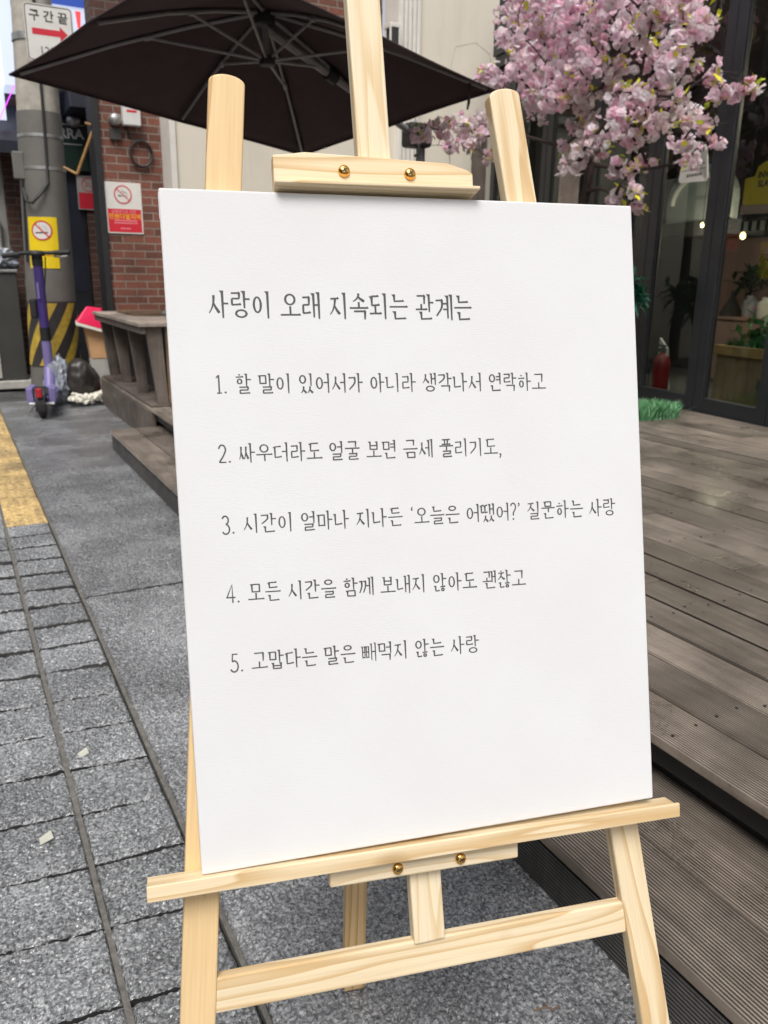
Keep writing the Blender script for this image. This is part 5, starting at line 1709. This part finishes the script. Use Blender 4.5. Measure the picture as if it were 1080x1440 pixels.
mb = MB(FM); foliage(mb, [((1.45, -1.7, 1.26), .12), ((1.3, -1.7, 1.33), .14), ((1.65, -1.8, 1.18), .09), ((1.85, -1.9, 1.2), .08)], 24, .2, .03, [(.015, .05, .02), (.03, .06, .03)], rng)
tag(mb.build('trailing_plant', M['leaf']), 'dark trailing plant hanging above the shelf inside the shop', 'plant')
yp = thing('yellow_poster', 'yellow stepped display board with two dark lines of writing inside the right pane', 'poster', tuple(F3(.1, -.62, 1.75)))
mb = MB(FM); mb.prism([(.66, 1.765), (.66, 1.955), (.565, 1.965), (.545, 2.03), (.48, 2.06), (-.3, 2.10), (-.3, 1.735)], -.63, -.60, lambda u, w, e: (u, e, w)); mb.build('board', M['poster_yellow'], yp, bevel=.003)
mb = MB(FM); mb.prism([(.665, 1.70), (.665, 1.762), (-.3, 1.732), (-.3, 1.67)], -.628, -.596, lambda u, w, e: (u, e, w)); mb.build('red_base', M['wall_pink'], yp, bevel=.002)
PMx = frame(F3(.475, -.5985, 1.935), -FD, (0, 0, 1), FN)
font_text('lettering', 'INVI\nSLA', M['sign_black'], yp, PMx, .062, .001, .002)
ia = thing('striped_awning', 'small black and white striped awning inside the right pane', 'awning', tuple(F3(.3, -.7, 1.6)))
mb = MB(FM); mb.hexa([(-.9, -.72, 1.655), (.78, -.72, 1.655), (.78, -1.1, 1.655), (-.9, -1.1, 1.655), (-.9, -.74, 1.665), (.78, -.74, 1.665), (.70, -1.1, 1.73), (-.9, -1.1, 1.73)]); mb.build('cloth', M['bark'], ia)
for k in range(20):
    mb = MB(FM); mb.box(-.88 + k * .083, -.88 + k * .083 + .042, -.728, -.7215, 1.585, 1.6545); mb.build('stripe', M['plastic_white'], ia)
mb = MB(FM); mb.box(-.9, .78, -.7365, -.729, 1.58, 1.6545); mb.build('valance', M['dark_wall'], ia)
gl = thing('glowing_bulb', 'small glowing warm bulb under the striped awning inside the shop', 'bulb', tuple(F3(.92, -.9, 1.6)))
mb = MB(FM); mb.lathe([(.0005, 1.455), (.018, 1.462), (.024, 1.48), (.018, 1.50), (.010, 1.51), (.010, 1.53), (.0005, 1.53)], 14, (.92, -.9, .08)); mb.build('globe', M['warm_bulb'], gl, smooth=True)
mb = MB(FM); mb.tube([(.92, -.9, 1.611), (.92, -.9, 3.3)], .005, 6); mb.build('flex', M['cable'], gl)
g2 = thing('glowing_bulb', 'small glowing bulb before the stand-in arched panel', 'bulb', tuple(F3(1.45, -.95, 1.72)))
mb = MB(FM); mb.lathe([(.0005, 1.655), (.012, 1.662), (.017, 1.675), (.012, 1.69), (.0005, 1.70)], 14, (1.46, -.95, 0)); mb.build('globe', M['warm_bulb'], g2, smooth=True)
mb = MB(FM); mb.tube([(1.46, -.95, 1.70), (1.46, -.95, 3.3)], .003, 6); mb.build('flex', M['cable'], g2)

for (s_, o_, z_, e_) in ((.92, -.95, 1.48, 9), (1.46, -.95, 1.64, 4), (-.8, -1.2, 2.6, 35)):  # last one is an added fill light with no bulb of its own
    ld = bpy.data.lights.new('bulb_and_fill_light', 'POINT'); ld.energy = e_; ld.color = (1, .83, .62); ld.shadow_soft_size = .03
    lo_ = bpy.data.objects.new('bulb_and_fill_light', ld); COL.objects.link(lo_); lo_.location = F3(s_, o_, z_)

# hanging tag on the door glass, small notice at the edge
tg = thing('door_tag', 'white round-topped tag with grey print hung on the glass by blossom', 'tag', tuple(F3(.52, .03, 1.88)))
mb = MB(FM)
mb.prism([(.372, 1.905), (.385, 1.885), (.66, 1.895), (.675, 1.915), (.655, 2.06)] + [(.53 + .125 * math.cos(math.pi - math.pi * k / 10), 2.06 + .10 * math.sin(math.pi * k / 10)) for k in range(1, 10)] + [(.405, 2.06)], .008, .014, lambda u, w, e: (u, e, w))
mb.build('card', M['white_sign'], tg)
mb = MB(FM); r2_ = random.Random(2)
for z_, a_, b_, h_ in ((1.925, .44, .60, .022), (2.00, .42, .64, .012), (2.08, .44, .56, .035), (2.11, .56, .61, .03)):
    x = a_
    while x < b_:
        w = r2_.uniform(.012, .024); mb.box(x, min(b_, x + w), .0142, .0150, z_ + r2_.uniform(0, .004), z_ + h_); x += w + .007
mb.box(.40, .655, .0142, .0150, 1.972, 1.976)
mb.build('print', M['wrap'], tg)
nt2 = thing('window_notice', 'small white edged notice on the right pane near the picture edge', 'notice', tuple(F3(-.36, .01, 1.45)))
mb = MB(FM); mb.box(-.43, -.355, .0045, .008, 1.40, 1.58); mb.build('card', M['white_sign'], nt2)
mb = MB(FM); mb.box(-.43, -.362, .0082, .0095, 1.408, 1.572); mb.build('print', M['dark_wall'], nt2)

# ------------------------------------------------------------------ blossom tree
TREE = [[4.86,6.77,3.53,0.154,0],[4.7,6.15,3.28,0.172,0],[4.26,5.25,3.05,0.149,0],[4.36,5.0,3.03,0.145,0],[4.66,5.05,3.06,0.124,0],[4.39,4.44,2.92,0.112,0],[4.33,4.17,2.78,0.128,0],[4.53,4.21,2.78,0.099,0],[4.39,6.1,3.1,0.14,0],[4.78,6.24,3.13,0.176,0],[4.54,5.58,2.96,0.146,0],[4.42,5.2,2.91,0.126,0],[4.44,4.9,2.86,0.108,0],[4.3,4.46,2.81,0.112,1],[4.16,4.04,2.62,0.114,0],[4.23,5.8,2.82,0.121,0],[4.66,6.05,2.87,0.172,0],[4.36,5.37,2.68,0.155,0],[4.3,5.03,2.68,0.123,0],[4.54,5.01,2.68,0.1,0],[4.7,4.88,2.76,0.111,0],[4.01,3.96,2.45,0.092,0],[4.45,4.27,2.51,0.089,0],[4.41,4.0,2.44,0.06,0],[4.01,3.58,2.23,0.064,0],[4.2,3.64,2.26,0.046,0],[4.27,3.59,2.28,0.055,0],[4.33,5.74,2.63,0.122,0],[4.84,6.25,2.63,0.12,0],[4.33,5.4,2.54,0.117,0],[4.53,5.35,2.53,0.131,1],[4.68,5.23,2.62,0.091,0],[4.27,4.66,2.39,0.094,0],[4.07,4.28,2.33,0.098,0],[4.54,4.59,2.47,0.095,0],[4.23,4.09,2.3,0.06,0],[4.58,5.39,2.37,0.12,1],[4.25,4.88,2.18,0.086,0],[4.29,5.09,2.05,0.115,1],[4.6,5.2,2.18,0.079,0],[4.16,4.55,2.22,0.104,0],[4.26,4.51,2.14,0.093,0],[4.23,4.37,2.24,0.079,0],[4.12,4.13,2.13,0.086,1],[4.37,4.27,2.26,0.079,1],[4.13,3.9,2.16,0.083,1],[4.03,3.67,2.06,0.065,0],[4.54,4.03,2.06,0.051,0],[4.07,3.87,2.0,0.062,0],[4.37,4.09,1.97,0.084,0],[4.48,5.5,2.21,0.035,1],[4.63,5.02,2.02,0.085,0],[4.23,4.45,1.91,0.065,0],[4.49,4.58,2.0,0.055,0],[4.1,4.27,1.76,0.052,0],[4.51,4.64,1.7,0.044,0],[4.34,4.7,1.78,0.056,0],[4.44,6.49,2.9,0.098,0],[4.53,6.45,2.85,0.084,0],[4.36,6.52,2.88,0.068,0],[4.4,6.5,2.54,0.115,1],[4.03,6.26,2.42,0.109,1],[3.78,6.17,2.36,0.092,0],[3.6,6.15,2.36,0.077,0],[3.44,5.98,2.27,0.064,0],[3.97,6.37,2.27,0.067,0],[4.05,6.23,2.29,0.081,0],[4.44,6.48,2.24,0.055,0],[4.2,6.25,2.36,0.067,0],[4.45,6.02,3.41,0.138,0],[4.4,5.44,3.27,0.14,0],[4.08,4.64,3.02,0.123,0],[4.16,4.35,2.95,0.107,0],[4.12,4.02,2.85,0.092,0],[4.82,6.2,3.68,0.171,0],[4.51,5.22,3.39,0.161,0],[4.65,4.87,3.29,0.131,0]]
BASE = F3(1.12, .52, DZ)
ct_ = thing('blossom_tree', 'artificial cherry tree thick with pink blossom in front of the shop glass', 'tree', tuple(BASE))
rng = random.Random(99)
trunk = [BASE, BASE + Vector((.02, .0, .5)), BASE + Vector((-.03, .03, 1.0)), BASE + Vector((.0, .0, 1.5)), BASE + Vector((.03, -.03, 1.85))]
mb = MB(); mb.tube(arcpts(trunk, 5), [.048 - .018 * i / 20 for i in range(21)], 9); mb.build('trunk', M['bark'], ct_, smooth=True)
nodes_ = [Vector(p) for p in arcpts(trunk, 5)][9:]
parent_of = {}
order = sorted(TREE, key=lambda c: (Vector(c[:3]) - trunk[-1]).length)
br_m = MB()
for c in order:
    p = Vector(c[:3])
    best = min(nodes_, key=lambda q: (q - p).length + (.35 if q.z > p.z + .1 else 0) - .25 * min(0, 0) + .12 * (q - trunk[-1]).length)
    mid = best.lerp(p, .5) + Vector((rng.uniform(-.04, .04), rng.uniform(-.04, .04), rng.uniform(-.02, .05)))
    pts = arcpts([best, mid, p], 5)
    L = (p - best).length
    r0 = max(.005, .021 - .012 * (best - trunk[-1]).length)
    br_m.tube(pts, [r0 * (1 - .5 * i / (len(pts) - 1)) for i in range(len(pts))], 6)
    nodes_ += [Vector(q) for q in pts[3:]]
    for _ in range(2):      # fine twigs out of the clumps
        d = Vector((rng.gauss(0, 1), rng.gauss(0, 1), rng.gauss(-.1, 1))).normalized() * rng.uniform(.08, .20)
        br_m.tube([p, p + d * .5 + Vector((0, 0, .01)), p + d], [.004, .003, .0018], 5)
br_m.build('branches', M['bark'], ct_, smooth=True)
pm = MB(); lm = MB()
PINK = [(.96, .73, .82), (.96, .79, .86), (.97, .85, .89), (.95, .66, .77), (.97, .89, .92)]
WHT = [(.90, .84, .83), (.88, .80, .81), (.90, .76, .78)]
for (x, y, z, r, wh) in TREE:
    c = Vector((x, y, z))
    nfl = int(max(14, 3300 * r * r * 1.02))
    axis = Vector((rng.gauss(0, 1), rng.gauss(0, 1), rng.gauss(0, .6))).normalized()
    for _ in range(nfl):
        while True:
            d = Vector((rng.uniform(-1, 1), rng.uniform(-1, 1), rng.uniform(-1, 1)))
            if d.length < 1: break
        d = d * (.65 + .35 * d.length) + axis * rng.uniform(-.55, .55)
        p = c + Vector((d.x * r, d.y * r, d.z * r)) * 1.0
        nrm = (d.normalized() * .9 + Vector((rng.gauss(0, .6), rng.gauss(0, .6), rng.gauss(0, .6)))).normalized()
        u = nrm.orthogonal().normalized(); v = nrm.cross(u)
        R = rng.uniform(.025, .038)
        col = rng.choice(WHT if (wh and rng.random() < .75) or rng.random() < .10 else PINK)
        kk = rng.uniform(.88, 1.08)
        for lay in range(3):
            np_ = (6, 5, 3)[lay]
            a0 = rng.uniform(0, 6.28)
            for q in range(np_):
                a = a0 + 2 * math.pi * q / np_ + rng.uniform(-.2, .2)
                dr = u * math.cos(a) + v * math.sin(a); sd_ = nrm.cross(dr)
                RR = R * (1, .74, .45)[lay] * rng.uniform(.8, 1.15)
                lift = (.15, .6, 1.1)[lay] + rng.uniform(-.2, .25)
                w = RR * .52
                k2 = kk * rng.uniform(.93, 1.06)
                pm.tint = tuple(min(.96, cc * k2) for cc in col)
                b0 = p + dr * RR * .08
                m0 = p + dr * RR * .62 + nrm * RR * lift * .55
                t0 = p + dr * RR + nrm * RR * lift * rng.uniform(.7, 1.2)
                pm.add([b0, m0 + sd_ * w, t0 + sd_ * w * .35, t0 - sd_ * w * .4 - nrm * RR * .08, m0 - sd_ * w], [(0, 1, 2, 3, 4)])
    for _ in range(rng.choice([1, 1, 2, 3]) if r > .05 else rng.choice([1, 2])):
        d = Vector((rng.gauss(0, 1), rng.gauss(0, 1) - .8, rng.gauss(.2, 1))).normalized()
        foliage(lm, [(c + d * r * .9, .012)], rng.choice([2, 3]), .075, .017, [(.66, .66, .03), (.78, .74, .05), (.50, .60, .05)], rng, .2, .2)
pm.build('blossom', M['petal'], ct_)
lm.build('leaves', M['leaf'], ct_)

# green plant in front of the glass, and a patch of artificial turf at the sill
gp = thing('leafy_plant', 'dark green leafy plant by the glass just right of the canvas', 'plant', tuple(F3(.95, .30, DZ)))
rng = random.Random(31)
mb = MB(FM); foliage(mb, [((.78, .32, 1.10), .06), ((.70, .30, 1.05), .06), ((.80, .30, .98), .06), ((.74, .33, 1.18), .05), ((.66, .32, 1.10), .035), ((.9, .3, 1.1), .08)], 60, .12, .019, [(.02, .13, .07), (.03, .19, .11), (.015, .08, .045), (.08, .30, .19)], rng, .5, .1)
mb.build('leaves', M['leaf'], gp)
mb = MB(FM); mb.tube([(.92, .31, DZ + .25), (.88, .31, .7), (.80, .31, 1.05)], [.014, .010, .006], 7); mb.build('stem', M['bark'], gp, smooth=True)
mb = MB(FM); mb.lathe([(.08, DZ + .002), (.11, DZ + .26), (.12, DZ + .27), (.105, DZ + .28), (.0005, DZ + .26)], 20, (.95, .31, 0)); mb.build('pot', M['cabinet'], gp, smooth=True)
mb = MB(FM); rng = random.Random(6)
turf(mb, -.03, .30, .30, 1.0, DZ + .001, 7500, .105, [(.09, .30, .11), (.14, .42, .18), (.05, .19, .06), (.34, .58, .36), (.24, .50, .26)], rng, FM, edge=1)
tag(mb.build('turf_patch', M['leaf']), 'bright green artificial grass strip on the deck in front of the glass doors', 'grass', kind='stuff')

# ------------------------------------------------------------------ far side of the street (seen only in reflections)
ob = thing('opposite_building', 'plain rendered building across the street mirrored in the glass', 'building', tuple(F3(0, 9.3, 0)))
mb = MB(FM); mb.box(-14, 4.5, 9.2, 10.2, 0, 6.5); mb.build('wall', M['beige_wall'], ob)
for k in range(6):
    mb = MB(FM); mb.box(-13 + k * 3, -11 + k * 3, 9.17, 9.198, .3, 2.5); mb.build('shop_window', M['dark_wall'], ob)
    mb = MB(FM); mb.box(-12.8 + k * 3, -11.6 + k * 3, 9.17, 9.198, 3.4, 4.9); mb.build('window', M['dark_wall'], ob)
